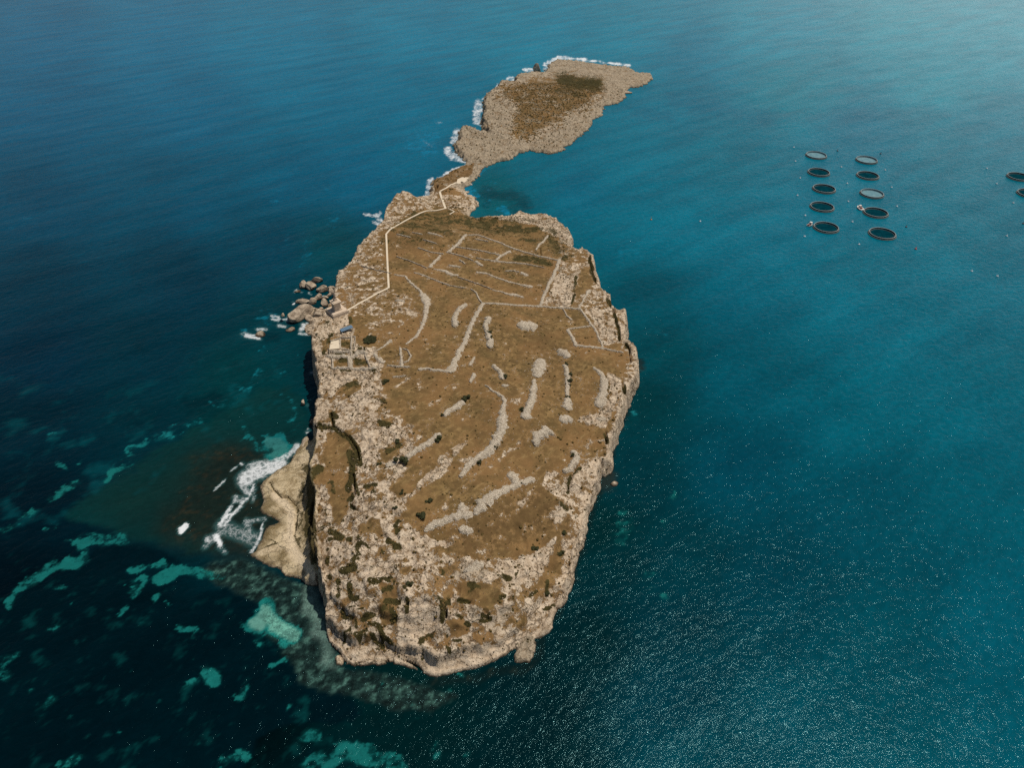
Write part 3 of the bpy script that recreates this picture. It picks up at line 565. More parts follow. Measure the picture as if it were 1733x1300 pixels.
SAND = [('G', '70,545 130,515 190,470 250,440 320,430 360,400', 42, .75), ('G', '330,350 400,340 460,330 520,335', 42, .75), ('G', '40,620 60,580', 22, .55), ('G', '290,610 310,560 230,530', 20, .5),
 ('G', '170,760 240,710 280,680', 26, .4), ('G', '20,860 60,810', 40, .5), ('G', '0,930 30,910', 40, .5), ('G', '560,465 640,440 700,440', 24, .85), ('G', '545,555 590,520 610,500', 36, .8), ('G', '680,500 720,480', 36, .9),
 ('G', '750,460 850,480 920,490', 32, .9), ('G', '660,590 680,570', 18, .8), ('G', '500,650 530,620', 16, .7), ('G', '760,710 830,725', 22, .9), ('G', '820,745', 18, .9), ('G', '1090,690 1130,640 1170,700 1240,740', 68, 1.15),
 ('G', '1150,870 1210,840', 14, .9), ('G', '1090,770', 22, .9), ('G', '1200,780', 40, .7), ('G', '870,900 915,925', 42, .95), ('G', '770,960 810,930', 16, .75), ('G', '1010,1000 1050,960', 28, .7), ('G', '140,980', 32, .5),
 ('G', '180,1070 220,1010', 40, .5), ('G', '300,1090', 22, .5), ('G', '370,1170', 30, .5), ('G', '440,915', 26, .45), ('G', '330,765', 22, .5), ('G', '260,1290 380,1250', 36, .4), ('G', '510,1150', 16, .6), ('G', '850,1200', 14, .5), ('G', '820,840', 14, .4), ('G', '550,890', 16, .4), ('G', '510,840', 12, .4), ('G', '420,600', 24, .3), ('G', '720,610', 16, .5), ('G', '990,890', 10, .5), ('G', '1180,940', 14, .7), ('G', '940,1080', 12, .5), ('G', '1220,1040', 18, .7), ('G', '680,1020', 14, .6),
 ('G', '930,1290 1000,1240 1040,1250', 42, .75), ('G', '10,290 80,260 140,215', 24, .6), ('G', '200,160 280,120 340,100', 24, .45), ('G', '190,290 240,280', 14, .6), ('G', '460,60 560,10', 22, .55), ('G', '340,330', 20, .3),
 ('K', '220,880 260,880', 26, .5), ('K', '250,1000 290,1020', 20, .7), ('K', '350,990', 24, .6), ('K', '210,960', 20, .4), ('K', '470,1060 540,1010 570,970', 28, .65), ('K', '220,1150 350,1090', 26, .5), ('K', '560,940 650,900', 16, .6), ('K', '690,890 780,840 880,820', 20, .55), ('K', '540,860 620,840', 24, .3), ('K', '860,830 760,880', 12, .5),
 ('K', '950,740 1020,730 1100,660 1150,600', 30, .42), ('K', '1000,730', 16, .6), ('K', '1150,510', 24, .55), ('K', '1170,360 1200,340', 40, .55), ('K', '340,790', 24, .3), ('K', '0,660 50,620', 24, .35), ('K', '150,600', 18, .35), ('K', '200,440', 16, .3), ('K', '450,830', 14, .4),
 ('K', '1350,20 1340,130', 26, .35), ('K', '1270,220', 26, .35), ('K', '1080,850 1110,920', 18, .6), ('K', '1130,930 1200,900', 18, .45), ('K', '1270,800 1310,850', 34, .45), ('K', '1250,700 1300,760', 40, .35), ('K', '1200,560 1250,600', 40, .3),
 ('M', '40,570 100,570', 55, .8), ('M', '80,720 250,640 400,670 480,710', 80, .75), ('M', '690,640', 70, .5), ('M', '860,650', 36, .5), ('M', '300,440', 18, .8), ('M', '600,480', 24, .4), ('M', '820,280', 20, .45), ('M', '180,600', 30, .4), ('M', '570,420', 30, .4),
 ('M', '650,310', 40, .3), ('M', '400,350 420,300', 24, .5), ('M', '760,350 680,330', 14, .4), ('H', '130,60 130,140', 70, .5), ('H', '230,300 240,340', 60, .4), ('H', '300,390', 34, .5), ('H', '310,85', 34, .35), ('H', '330,170', 34, .3), ('H', '200,10', 40, .3), ('H', '120,940', 80, .3), ('H', '300,830 500,840', 120, .22),
 ('F', '130,60 180,70', 40, .35), ('F', '270,395 310,395', 24, .3), ('F', '160,715 185,712', 16, .8), ('F', '130,1140', 56, .55), ('F', '330,1035', 36, .4), ('F', '210,530', 24, .4), ('F', '120,760', 24, .5), ('F', '265,940', 26, .4), ('F', '330,710', 50, .25), ('F', '210,1090', 40, .3),
 ('S', '50,950 120,910 230,870', 50, .25), ('S', '330,1060 430,1080', 90, .22), ('S', '930,740', 36, .3), ('S', '850,800', 24, .25), ('S', '1160,840', 30, .35), ('S', '1400,930', 56, .35), ('S', '1220,1000', 40, .32), ('S', '1290,980', 60, .3), ('S', '1390,780', 50, .3), ('S', '1640,740', 34, .4), ('S', '1300,1070', 26, .4), ('S', '1270,1110', 24, .4), ('S', '200,980', 60, .2), ('S', '620,840', 60, .18), ('S', '1000,1040', 60, .16), ('S', '440,1165', 50, .2), ('S', '1190,1190', 50, .3),
 ('1', '330,580 400,560 400,600', 84, .5), ('1', '330,720 220,750', 60, .3), ('1', '380,700', 70, .3), ('1', '445,460', 30, .4), ('1', '430,400', 60, .25), ('1', '790,930', 44, .8), ('1', '740,790', 30, .5), ('1', '700,840', 60, .3), ('1', '1000,720', 90, .3), ('1', '720,890', 26, .5), ('1', '1080,870', 26, .3), ('1', '600,820 640,860', 44, .75), ('1', '650,740 700,700', 40, .6), ('1', '1350,530', 80, .22), ('1', '820,850', 30, .3),
 ('L', '800,130 900,140 930,180 860,210', 110, 1.0), ('L', '700,200 780,230', 40, .4), ('L', '850,760', 60, .35), ('L', '630,60 660,130', 24, .5), ('L', '560,120 620,90', 20, .4), ('C', '240,620 380,600 400,680', 90, .4), ('C', '300,1000', 60, .5), ('C', '60,780 120,740', 60, .45), ('C', '600,200', 80, .3), ('C', '550,330', 50, .2),
 ('P', '30,650 60,700', 40, .5), ('P', '50,420', 40, .35), ('P', '80,640', 30, .4), ('P', '20,900 60,960', 30, .4), ('P', '90,760 60,860', 26, .45), ('P', '60,240 120,100', 26, .25)]
sd_ = strokes(WU + q1 * 14 + q3 * 5, WV + q2 * 9 + q3 * 4, [(a_, b_, c_ * 1.35 + 4, d_) for a_, b_, c_, d_ in SAND])
soft = np.where(WV < 520, .9, .45)
q5 = fbm(WX, WY, 7, 5, 47, .65)
sm = np.clip(sd_ * 1.3 + np.minimum(sd_ * 2.5, 1) * (1.15 * q5 + .55 * q3 + .3 * q1) - .3, 0, 1.1)
dim = np.clip((WV - 300) / 500, 0, 1)[..., None]
sc = np.array(lin(0, 112, 146)) * (1 - dim) + np.array(lin(20, 98, 94)) * dim
sc = sc * (1 - np.clip(sd_ - .95, 0, .3)[..., None] * 3) + np.array(lin(110, 160, 145)) * np.clip(sd_ - .95, 0, .3)[..., None] * 3
mm = sstep(.0, .95, sm)[..., None] * .95
blend(.8 * strokes(PU, PV, [('M', '190,700', 44, .9), ('M', '20,640', 30, .5), ('G', '1330,1230', 20, .8), ('1', '700,850 830,860 900,900', 70, .55), ('1', '850,950', 26, .6), ('1', '690,900', 40, .4), ('K', '840,730 930,720', 60, .75), ('K', '620,480', 70, .3), ('K', '1030,570', 60, .4), ('K', '740,640', 30, .4), ('K', '800,770 1000,780', 40, .3), ('K', '500,800 640,800', 50, .35), ('K', '1180,450 1230,440', 30, .5), ('C', '820,70', 40, .5), ('C', '530,340', 24, .4)]), (0, 26, 32))
blend(.55 * strokes(PU, PV, [('1', '1400,560', 1, 0), ('X', '1140,170 1200,180 1300,200', 26, .5), ('X', '1080,190 1140,200', 16, .4), ('X', '1180,300 1250,300', 30, .0), ('X', '1250,205 1600,190', 20, .25)]), (6, 66, 90))
FOAM = [('L', '1040,160 990,220', 50, .9), ('L', '960,240 860,290', 60, .85), ('L', '900,310 760,350 690,380 620,430', 130, .98), ('L', '660,400 600,480 640,520', 50, .8), ('L', '650,320 760,300', 50, .8), ('L', '690,470 660,560 600,630 540,690 450,800', 20, 1), ('L', '560,580 620,590', 60, .72), ('L', '520,640 450,730', 30, 1),
 ('L', '400,870 430,930', 44, 1.3), ('L', '330,900 390,880', 60, .85), ('L', '450,800 600,860 700,900', 120, .62), ('L', '620,760 780,735', 36, .7), ('L', '640,760 660,850', 60, .66), ('L', '760,780 740,900 670,990', 22, 1), ('L', '155,790 120,835', 46, 1.5), ('L', '600,300', 30, 1), ('L', '560,320 520,360', 12, .8), ('L', '470,430 380,515', 12, .85),
 ('L', '420,960 470,1000', 34, .75), ('L', '700,480 690,600', 30, .6), ('L', '440,740 420,880', 40, .6), ('L', '300,960 350,930', 40, .55), ('L', '500,700 420,780', 16, 1.2), ('L', '560,560 540,600', 30, .8),
 ('C', '110,800 180,820 270,830', 56, .95), ('C', '240,740 340,740', 30, .8), ('C', '60,790 110,780', 30, .6), ('C', '400,580 500,590 480,630 410,620', 30, .85), ('C', '540,620 580,620', 24, .8), ('C', '600,630 640,560', 44, .9), ('C', '480,690 560,700', 34, .8), ('C', '660,435', 34, 1.2), ('C', '780,690 750,740', 60, .95), ('C', '830,650 790,680', 30, .8), ('C', '730,790 870,790', 30, .85), ('C', '1000,355 1050,350', 14, .9),
 ('C', '690,280 680,300', 26, .85), ('C', '840,320 860,325', 14, .8), ('C', '840,190', 20, .9), ('C', '760,310', 14, .7), ('P', '230,330 260,320', 30, .62), ('P', '200,960 190,990', 36, .8), ('P', '250,990', 40, .5), ('P', '200,690', 30, .35), ('P', '230,630', 20, .5),
 ('2', '480,410 560,430 620,400', 30, .85), ('2', '590,430 620,470', 50, .9), ('2', '560,480 600,495', 26, .8), ('2', '1050,120 1060,180 1050,230', 42, .9), ('2', '1010,250', 24, .9), ('2', '1160,80 1230,40 1330,10', 30, .95), ('2', '1100,110 1160,80', 20, .7),
 ('1', '400,775 390,850', 30, .85), ('1', '480,740 560,710', 22, .95), ('1', '610,680 570,650 520,640 500,610', 50, .95), ('1', '530,570 545,510', 44, .85), ('1', '640,400 690,400', 22, 1), ('1', '660,360 650,450 690,465', 50, .85), ('1', '690,340', 24, .8), ('1', '765,262', 18, .9), ('1', '820,225 860,235', 26, .9), ('1', '905,180 950,182', 20, .9), ('1', '1015,150 1080,122 1150,118', 24, 1), ('1', '1150,120 1300,138 1470,158', 11, 1.1), ('1', '1015,175 1050,150', 24, .8), ('1', '370,860 420,845', 14, .8), ('1', '690,490 730,515', 12, .5), ('1', '370,560 410,590', 16, .45), ('1', '390,600', 10, .5), ('1', '430,465 465,462', 8, .6), ('1', '1100,590', 6, .3), ('1', '690,720 740,705', 12, .35), ('1', '1300,420', 8, .4)]
foam = strokes(WU + q3 * 3 + q1 * 3, WV + q3 * 2 + q2 * 2, FOAM)
foam = np.where(WV < 440, foam * np.clip(.95 + .9 * fbm(WX, WY, 7, 4, 48, .65), .4, 1.4), foam)
murk = np.clip(foam * 1.3, 0, .5) * (WV > 420); blend(murk * .5, (70, 120, 120))
slick = strokes(PU, PV, [('X', '1560,170 1500,300 1440,420', 60, .5), ('X', '1400,250 1560,120', 30, .4), ('X', '1330,230 1480,190', 26, .3)])
ny, nx2 = WX.shape
jj, ii = np.meshgrid(np.arange(ny - 1), np.arange(nx2 - 1), indexing='ij'); b0 = (jj * nx2 + ii).ravel()
wq = np.stack([b0, b0 + 1, b0 + nx2 + 1, b0 + nx2], 1)
wme = fastmesh('sea', np.stack([WX.ravel(), WY.ravel(), np.zeros(WX.size)], 1), wq)
attr(wme, 'depth_sheen_colour', np.concatenate([base, np.ones((*base.shape[:2], 1))], 2).reshape(-1, 4))
attr(wme, 'sand', np.concatenate([sc, sm[..., None]], 2).reshape(-1, 4))
attr(wme, 'foam', np.stack([foam, slick, np.maximum(reef, .3 * wm('G', '700,100 900,-100 1290,-100 1290,560 820,480 700,340', 20)), np.ones_like(foam)], 2).reshape(-1, 4))
k = NM('sea_water', .12, .5); k.p.inputs['IOR'].default_value = 1.33; k.p.inputs['Specular IOR Level'].default_value = .11; k.p.inputs['Specular Tint'].default_value = (.42, .95, 1, 1)
c, _, _, _, _ = k.attr('depth_sheen_colour'); _, fA, sA, rA, _ = k.attr('foam')
snC, _, _, _, snA = k.attr('sand')
sdn = k.math('ADD', snA, k.math('ADD', k.math('MULTIPLY', k.math('SUBTRACT', k.noise(.28, 5, .68), .5), 1.3), k.math('MULTIPLY', k.math('SUBTRACT', k.noise(1.1, 4, .65), .5), .7)))
zy = k.n.new('ShaderNodeSeparateXYZ'); k.L(k.pos, zy.inputs[0]); farf = k.step(zy.outputs[1], 240, 420)
sharp = k.step(sdn, .28, .85); softm = k.step(snA, .05, 1.2)
mxs = k.n.new('ShaderNodeMix'); k.L(farf, mxs.inputs[0]); k.L(sharp, mxs.inputs[2]); k.L(softm, mxs.inputs[3])
c = k.mix(k.math('MULTIPLY', k.math('MULTIPLY', k.math('MAXIMUM', mxs.outputs[0], k.math('MULTIPLY', softm, .5)), k.step(snA, .0, .12)), .92), c, snC)
c = k.mix(k.math('MULTIPLY', k.math('MULTIPLY', sharp, k.step(k.noise(.8, 4, .7), .5, .7)), k.math('MULTIPLY', k.step(snA, .1, .4), .28)), c, (.0, .05, .05))
wn = k.noise(.9, 3, .6); pn = k.noise(.05, 4, .6, vec=k.mapping((0, 0, R(38)), (4, 1, 1)))
c = k.mix(1.0, c, k.mix(k.step(pn, .3, .7), (.86, .86, .87), (1.12, 1.12, 1.1)), 'MULTIPLY')
wav = k.noise(.42, 4, .62, vec=k.mapping((0, 0, R(32)), (1.6, 1.0, 1)), dist=.5)
wav2 = k.noise(1.9, 3, .6, vec=k.mapping((0, 0, R(36)), (1.6, 1.0, 1)), dist=.4)
swl = k.noise(.06, 2, .5, vec=k.mapping((0, 0, R(40)), (2.6, 1.0, 1)))
H = k.math('ADD', k.math('MULTIPLY', wav, WAVE_A), k.math('ADD', k.math('MULTIPLY', wav2, WAVE_B), k.math("MULTIPLY", swl, 1.0)))
c = k.mix(1.0, c, k.mix(k.step(wav, .35, .65), (.90, .90, .90), (1.08, 1.08, 1.08)), 'MULTIPLY')
rn1 = k.noise(1.7, 6, .78); rn2 = k.noise(.3, 5, .65)
rt = k.mix(k.step(k.math('ADD', rn1, k.math('MULTIPLY', k.math('SUBTRACT', rn2, .5), .8)), .40, .62), (.58, .6, .6), (1.4, 1.4, 1.35))
c = k.mix(rA, c, k.mix(1.0, c, rt, 'MULTIPLY'))
# lacy foam
wv_ = k.n.new('ShaderNodeVectorMath'); wv_.operation = 'MULTIPLY_ADD'; k.L(k.noise(.5, 4, .6, out=1), wv_.inputs[0]); wv_.inputs[1].default_value = (3.2, 3.2, 0); k.L(k.pos, wv_.inputs[2])
lace = k.vor(.42, 'DISTANCE_TO_EDGE', vec=wv_.outputs[0]); lace2 = k.noise(1.9, 6, .75, vec=wv_.outputs[0])
ff = k.math('ADD', fA, k.math('SUBTRACT', k.math('MULTIPLY', k.math('SUBTRACT', lace2, .5), 1.6), k.math('MULTIPLY', lace, .9)))
fm = k.math('MULTIPLY', k.math('MULTIPLY', k.step(ff, .30, 1.18), .9), k.step(fA, .05, .35))
c = k.mix(fm, c, (.7, .72, .72))
k.L(k.math('ADD', .1, k.math('MULTIPLY', fm, .6)), k.p.inputs['Roughness'])
sea_mat = k.out(c, k.bump(H, 1.0, 1.0))
sea = link('sea', wme, sea_mat); tag(sea, 'blue green sea around the island', 'sea', kind='structure')
# ------------------------------------------------------------------ objects on the island
rng = random.Random(5)
def ground(px, py):              # photo pixel -> point on the finished ground
    h = 8.0
    for _ in range(10):
        x, y, _z = at(px, py, h); h = .5 * h + .5 * float(H0(x, y))
    x, y, _z = at(px, py, h); return x, y, float(terrain(x, y))
k = NM('rubble_stone', .95, .1)
v1 = k.vor(2.2, out='Color'); sepv = k.n.new('ShaderNodeSeparateColor'); k.L(v1, sepv.inputs[0])
vd = k.vor(2.2); nn = k.noise(.8, 5, .6); nf_ = k.noise(6, 3, .6)
cc = k.mix(sepv.outputs[0], lin(162, 150, 130), lin(200, 188, 168))
cc = k.mix(k.math('MULTIPLY', k.step(nn, .55, .72), .55), cc, lin(150, 126, 98))
cc = k.mix(k.math('MULTIPLY', k.step(vd, .42, .65), .5), cc, lin(110, 96, 78))
rubble = k.out(cc, k.bump(k.math('ADD', k.math('MULTIPLY', vd, -.5), k.math('MULTIPLY', nf_, .2)), .8, .8))
k = NM('pale_concrete', .9, .15)
concrete = k.out(k.mix(k.noise(.5, 5), lin(186, 172, 148), lin(214, 199, 174)), k.bump(k.noise(6, 3), .2, .1))
k = NM('limestone_boulder', .95, .1)
nb1 = k.noise(.35, 6, .62); nb2 = k.noise(2.2, 4, .6)
bc = k.mix(k.step(nb1, .35, .65), lin(128, 114, 97), lin(182, 166, 144)); bc = k.mix(k.math('MULTIPLY', k.step(nb2, .55, .72), .6), bc, lin(84, 70, 54))
zz = k.n.new('ShaderNodeSeparateXYZ'); k.L(k.pos, zz.inputs[0]); bc = k.mix(k.step(k.math('ADD', zz.outputs[2], nb1), 1.7, .7), bc, lin(54, 44, 34))
boulder_mat = k.out(bc, k.bump(k.math('ADD', nb1, k.math('MULTIPLY', nb2, .4)), .9, 1.2))
k = NM('dark_leaves', .8, .15); leafm = k.out(k.mix(k.noise(1.2, 3), lin(34, 38, 22), lin(62, 62, 34)))
k = NM('olive_tuft', .9, .1); tuftm = k.out(k.mix(k.noise(.6, 3), lin(58, 50, 28), lin(96, 80, 44)))
k = NM('loose_stone', .95, .1); stonem = k.out(k.mix(k.noise(.5, 3), lin(150, 134, 114), lin(186, 170, 150)))

def resample(pts, step):
    P = [Vector(p) for p in pts]; out = [P[0]]; 
    for a, b in zip(P, P[1:]):
        n = max(1, int(round((b - a).length / step)))
        for i in range(1, n + 1): out.append(a.lerp(b, i / n))
    return out
def heap(zm, s_, widths, hgt=.6, seed=0, ragged=.35):
    px = T(zm, s_); hgt *= 1.0; W3 = [Vector(ground(*p)) for p in px]
    widths = [w_ * (1.2 if w_ > 1 else 1.05) for w_ in widths]
    if len(widths) == 1: widths = widths * len(W3)
    if len(W3) == 1: W3 = [W3[0] - Vector((widths[0] * .28, 0, 0)), W3[0] + Vector((widths[0] * .28, 0, 0))]; widths = widths * 2
    pts = []; wds = []
    for i in range(len(W3) - 1):
        a, b = W3[i], W3[i + 1]; L = (b.xy - a.xy).length; n = max(1, int(round(L / .45)))
        for j in range(n): pts.append(a.xy.lerp(b.xy, j / n)); wds.append(widths[i] * (1 - j / n) + widths[i + 1] * j / n)
    pts.append(W3[-1].xy); wds.append(widths[-1])
    # round both ends off, wobble the line and the edges
    n = len(pts); wob = np.array([[p.x, p.y] for p in pts]); ox = fbm(wob[:, 0], wob[:, 1], 5, 2, 50 + seed); oy = fbm(wob[:, 0], wob[:, 1], 5, 2, 70 + seed)
    wa = np.array(wds); Lc = np.concatenate([[0], np.cumsum(np.hypot(*np.diff(wob, axis=0).T))]); tot = Lc[-1]
    m = 9 if wa.max() > 2 else 7
    vs = []; fs = []
    tan = np.gradient(wob, axis=0) if n > 2 else np.array([wob[1] - wob[0]] * n); tan /= (np.linalg.norm(tan, axis=1)[:, None] + 1e-9)
    wob = wob + np.stack([ox, oy], 1) * np.minimum(.6, wa.max() * .25)
    # extend the rounded caps
    capn = 3; P2 = []; W2 = []; T2 = []
    for c_ in range(capn, 0, -1): P2.append(wob[0] - tan[0] * wa[0] * .5 * c_ / capn); W2.append(wa[0] * math.sqrt(max(.02, 1 - (c_ / capn) ** 2))); T2.append(tan[0])
    for i in range(n): P2.append(wob[i]); W2.append(wa[i]); T2.append(tan[i])
    for c_ in range(1, capn + 1): P2.append(wob[-1] + tan[-1] * wa[-1] * .5 * c_ / capn); W2.append(wa[-1] * math.sqrt(max(.02, 1 - (c_ / capn) ** 2))); T2.append(tan[-1])
    P2 = np.array(P2); W2 = np.array(W2); T2 = np.array(T2); N2 = np.stack([-T2[:, 1], T2[:, 0]], 1)
    eL = 1 + ragged * 1.6 * fbm(P2[:, 0] * 1.0, P2[:, 1], 1.6, 3, 90 + seed, .7); eR = 1 + ragged * 1.6 * fbm(P2[:, 0], P2[:, 1], 1.6, 3, 95 + seed, .7)
    rows = []
    for j in range(m):
        q = -1 + 2 * j / (m - 1); e = eL if q < 0 else eR
        xy = P2 + N2 * (q * W2 / 2 * e)[:, None]
        bump = fbm(xy[:, 0], xy[:, 1], .9, 2, 99) * .28
        g = terrain(xy[:, 0], xy[:, 1]); prof = max(0, 1 - abs(q) ** 2.2)
        hh = -.25 if abs(q) > .99 else (.12 + hgt * prof * np.minimum(1, W2 / wa.max() + .2) + bump * min(1, prof * 2 + .3) * (.5 + hgt * .5))
        rows.append(np.stack([xy[:, 0], xy[:, 1], g + hh], 1))
    A = np.stack(rows, 1); k_ = len(P2); vs = A.reshape(-1, 3)
    i, j = np.meshgrid(np.arange(k_ - 1), np.arange(m - 1), indexing='ij'); b = (i * m + j).ravel()
    fs = np.stack([b, b + m, b + m + 1, b + 1], 1)
    me = fastmesh('heap', vs, fs, True); return me, P2, W2
stone_spots = []
def wall(zm, s_, widths, label, name='rubble_wall', cat='stone wall', hgt=.55, group='tumbled field walls', ragged=.7):
    me, P2, W2 = heap(zm, s_, widths, hgt, len(stone_spots) % 17, ragged)
    o = link(name, me, rubble); me.name = name; tag(o, label, cat, group, 'thing')
    stone_spots.append((P2, W2)); return o
def mound(zm, s_, widths, label, hgt=1.0):
    return wall(zm, s_, widths, label, 'stone_mound', 'stone heap', hgt, 'cleared stone heaps on the brown plateau', .6)

wall('2', '1340,590 1270,670 1190,735', [1.9, 2.1, 1.7], 'thick pale diagonal field wall dropping from the far enclosure corner, its upper half')
wall('2', '1130,765 1080,810 1040,860', [1.5, 1.5, 2.0], 'short diagonal field wall continuing the thick pale one across a gap')
wall('3', '170,292 240,290 350,330 430,355 530,400 640,435 760,470 915,505', [1.1], 'long thin field wall forming the far edge of the terraced fields')
wall('3', '935,500 880,640 830,740 775,885', [2.0, 1.9, 1.8, 1.6], 'straight pale wall closing the terraced fields on the right')
wall('3', '290,872 500,880 650,888 780,895 940,908 1110,915', [1.3], 'long level field wall crossing the middle of the plateau')
wall('3', '1115,925 1170,1000 1230,1080 1270,1160 1300,1235', [1.3, 1.4, 1.6, 1.3, 1.1], 'slanting field wall on the right of the small square pen')
wall('3', '965,918 1000,980 1035,1005', [.9, 1.0, 1.2], 'stub of field wall hanging below the long level wall')
wall('3', '1010,1088 1060,1080 1190,1062', [.9], 'short far wall of the small square stone pen')
wall('3', '1010,1098 1050,1170 1075,1225', [1.7, 1.6, 1.6], 'thick left wall of the small square stone pen')
wall('5', '965,120 1060,135 1200,150 1290,170 1370,185', [1.2, 1.1, 1.1, 1.0, .8], 'near wall of the small square pen running on to the right cliff')
wall('3', '1100,905 1130,850 1160,800 1190,760', [1.2, 1.0, 1.1, 2.2], 'short ragged wall climbing from the right end of the level wall')
wall('4', '1685,325 1600,470 1560,570 1530,660 1490,720 1440,830 1420,885', [2.1, 2.0, 2.3, 2.2, 2.4, 2.8, 3.6], 'broad straight rubble wall slanting down the middle of the plateau')
wall('4', '1155,878 1200,870 1290,885 1400,895', [1.7, 1.2, 1.2, 1.4], 'short level wall meeting the foot of the broad slanting wall')
wall('2', '740,925 830,940 870,990 950,1060 990,1110', [1.0, 1.2, 1.3, 1.5, 2.4], 'thin curving wall starting beside the concrete path')
wall('4', '1185,250 1205,290 1210,350 1200,420 1180,500 1120,600 1040,660', [3.6, 4.0, 2.2, 1.9, 1.7, 1.3, .9], 'long curved wall like a bow bulging to the right of the ruins')
wall('4', '985,700 995,780 1000,850', [1.2, 1.2, 1.6], 'short upright wall below the end of the bow shaped wall')
wall('4', '885,845 1000,858 1065,858', [.9, 1.0, .9], 'short level wall at the foot of the upright one')
wall('4', '1010,705 1050,715 1080,770 1050,810 1015,820', [.7, .8, 1.0, .7, .7], 'small curved wall making a round pen beside the upright wall')
wall('2', '910,910 980,930 1100,980 1200,1015', [.9, 1.0, .9, 1.3], 'thin sloping wall between the path and the broad wall')
wall('2', '1210,1020 1330,1040', [.6], 'faint wall remnant carrying on from the thin sloping wall')
wall('3', '185,750 230,780 250,830 275,862', [.7, .9, .9, 1.0], 'short crooked wall running down to the head of the broad wall')
wall('2', '760,775 880,815 1010,870', [.7], 'faint thin wall left of the short diagonal wall')
wall('2', '1080,880 1160,895 1230,930 1265,930', [1.0, 2.3, 2.6, 1.6], 'widening grey rubble strip right of the short diagonal wall')
wall('2', '1280,950 1400,990 1560,1050', [.6], 'faint straight wall below the widening rubble strip')
wall('3', '370,758 440,770 500,790 560,800 620,818', [.8, .9, 1.9, 2.4, 1.4], 'thin wall ending in a fat grey tail left of the closing wall')
wall('2', '760,585 870,610', [.9], 'short wall remnant just right of the path bend')
wall('2', '890,570 970,585', [.8], 'tiny wall remnant in dark scrub, the middle one of three')
wall('2', '1030,575 1080,583 1140,603', [1.4, 1.2, .8], 'bright short wall remnant in the dark scrub')
wall('2', '985,632 1090,665', [.7], 'short wall remnant below the bright one in the scrub')
wall('2', '940,700 1040,735 1150,750', [.7], 'faint wall leading into the gap of the diagonal wall from the left')
wall('2', '1255,690 1420,715 1560,745 1640,765', [.9], 'thin terrace wall right of the diagonal wall, the farther of two')
wall('2', '1195,738 1310,770 1400,805', [1.0, .9, .7], 'thin terrace wall right of the diagonal wall, the nearer of two')
wall('3', '230,482 300,500 380,512 540,525 650,535 800,567', [.6, .8, 1.1, 1.0, 1.0, .6], 'terrace wall running just below the dark green grass patch')
wall('3', '400,498 440,465 510,430', [1.3, 1.2, 1.8], 'short oblique wall at the left end of the dark green grass patch')
wall('3', '235,515 270,548', [1.4, 1.8], 'small stubby wall piece under the far terrace')
wall('3', '240,606 310,615 400,650 500,685 600,710 690,728', [1.3, 1.3, 1.2, 1.3, 1.0, 2.4], 'bright sloping terrace wall left of the closing wall')
wall('3', '480,597 540,593 590,604', [.7], 'thin arched wall remnant above the bright terrace wall')
wall('3', '620,612 650,630', [2.0], 'small stone patch beside the arched remnant')
wall('3', '835,298 790,350 735,415', [1.3, 1.3, 1.1], 'short oblique wall beyond the long far wall, near the right shore')
wall('3', '225,325 330,345', [.8], 'faint short wall just inside the far field corner')
wall('2', '1205,847 1280,860', [1.3, 1.6], 'small level stone pile in the second terrace')
wall('2', '1290,803 1330,830', [1.0], 'small oblique wall piece above the level stone pile')
wall('2', '460,855 600,890 700,915', [.6], 'faint wall left of the concrete path')
wall('4', '785,720 840,690 900,640', [.9, .9, 2.0], 'short wall slanting up right of the round dark bush')
wall('4', '770,750 800,790 835,815', [1.3, 2.4, 2.4], 'fat grey rubble wall right of the ruined farmhouse')
wall('4', '930,945 1030,935', [.8], 'thin isolated stone line below the round pen')
mound('4', '1530,335 1485,365 1455,415 1450,500', [2.8, 2.6, 2.2, 3.6], 'S shaped grey stone heap left of the broad slanting wall')
mound('3', '330,1000 305,1050 320,1110 345,1180 345,1230', [3.0, 2.6, 2.2, 3.0, 3.0], 'long grey stone heap with two dark bushes, right of the broad slanting wall')
mound('3', '640,1060 680,1060', [7.2, 7.2], 'large round pale stone heap in the middle of the brown field', 1.5)
mound('5', '850,185 885,210', [4.6, 4.4], 'oval grey stone heap above the row of bushes', 1.2)
mound('5', '668,270 655,320 650,370', [5.2, 5.0, 4.6], 'blocky rectangular grey stone heap')
mound('5', '620,420 615,500 600,590 565,680 550,720', [1.4, 3.0, 3.0, 3.2, 4.2], 'long grey stone heap trailing below the blocky one')
mound('5', '885,295 900,380 905,470 900,560 900,640', [2.2, 2.6, 1.8, 2.0, 4.6], 'long straight stone heap dotted with dark bushes')
mound('5', '880,755 905,755', [4.6, 4.4], 'small round stone heap below the bush dotted one')
mound('5', '640,945 670,890 725,840 765,870', [3.2, 3.4, 3.6, 2.2], 'hook shaped pale stone heap in the lower right field', 1.2)
mound('5', '285,305 330,340 350,400', [2.2, 2.2, 2.8], 'small bent stone heap with a brown bush on its end')
mound('5', '375,465', [1.8], 'tiny stone heap between the bent heap and the long curved one', .5)
mound('5', '205,465 290,520 350,560 370,600 345,680 355,760 350,830 300,920 240,1020 140,1080 60,1150 0,1230', [.9, 1.1, 1.4, 1.6, 2.6, 4.2, 4.0, 3.7, 3.7, 2.9, 2.4, 1.8], 'very long curved stone heap sweeping down the middle of the plateau')
mound('6', '1310,290 1240,340 1150,400 1050,465', [3.0, 2.6, 2.6, 2.2], 'straight pale stone heap with a dark bush at its upper end')
mound('6', '1500,15 1420,75 1360,112', [2.8, 3.2, 2.0], 'short straight stone heap with a dark bush at each end')
mound('7', '725,205 755,245', [4.4, 3.4], 'round knob of stones joining the forked heap')
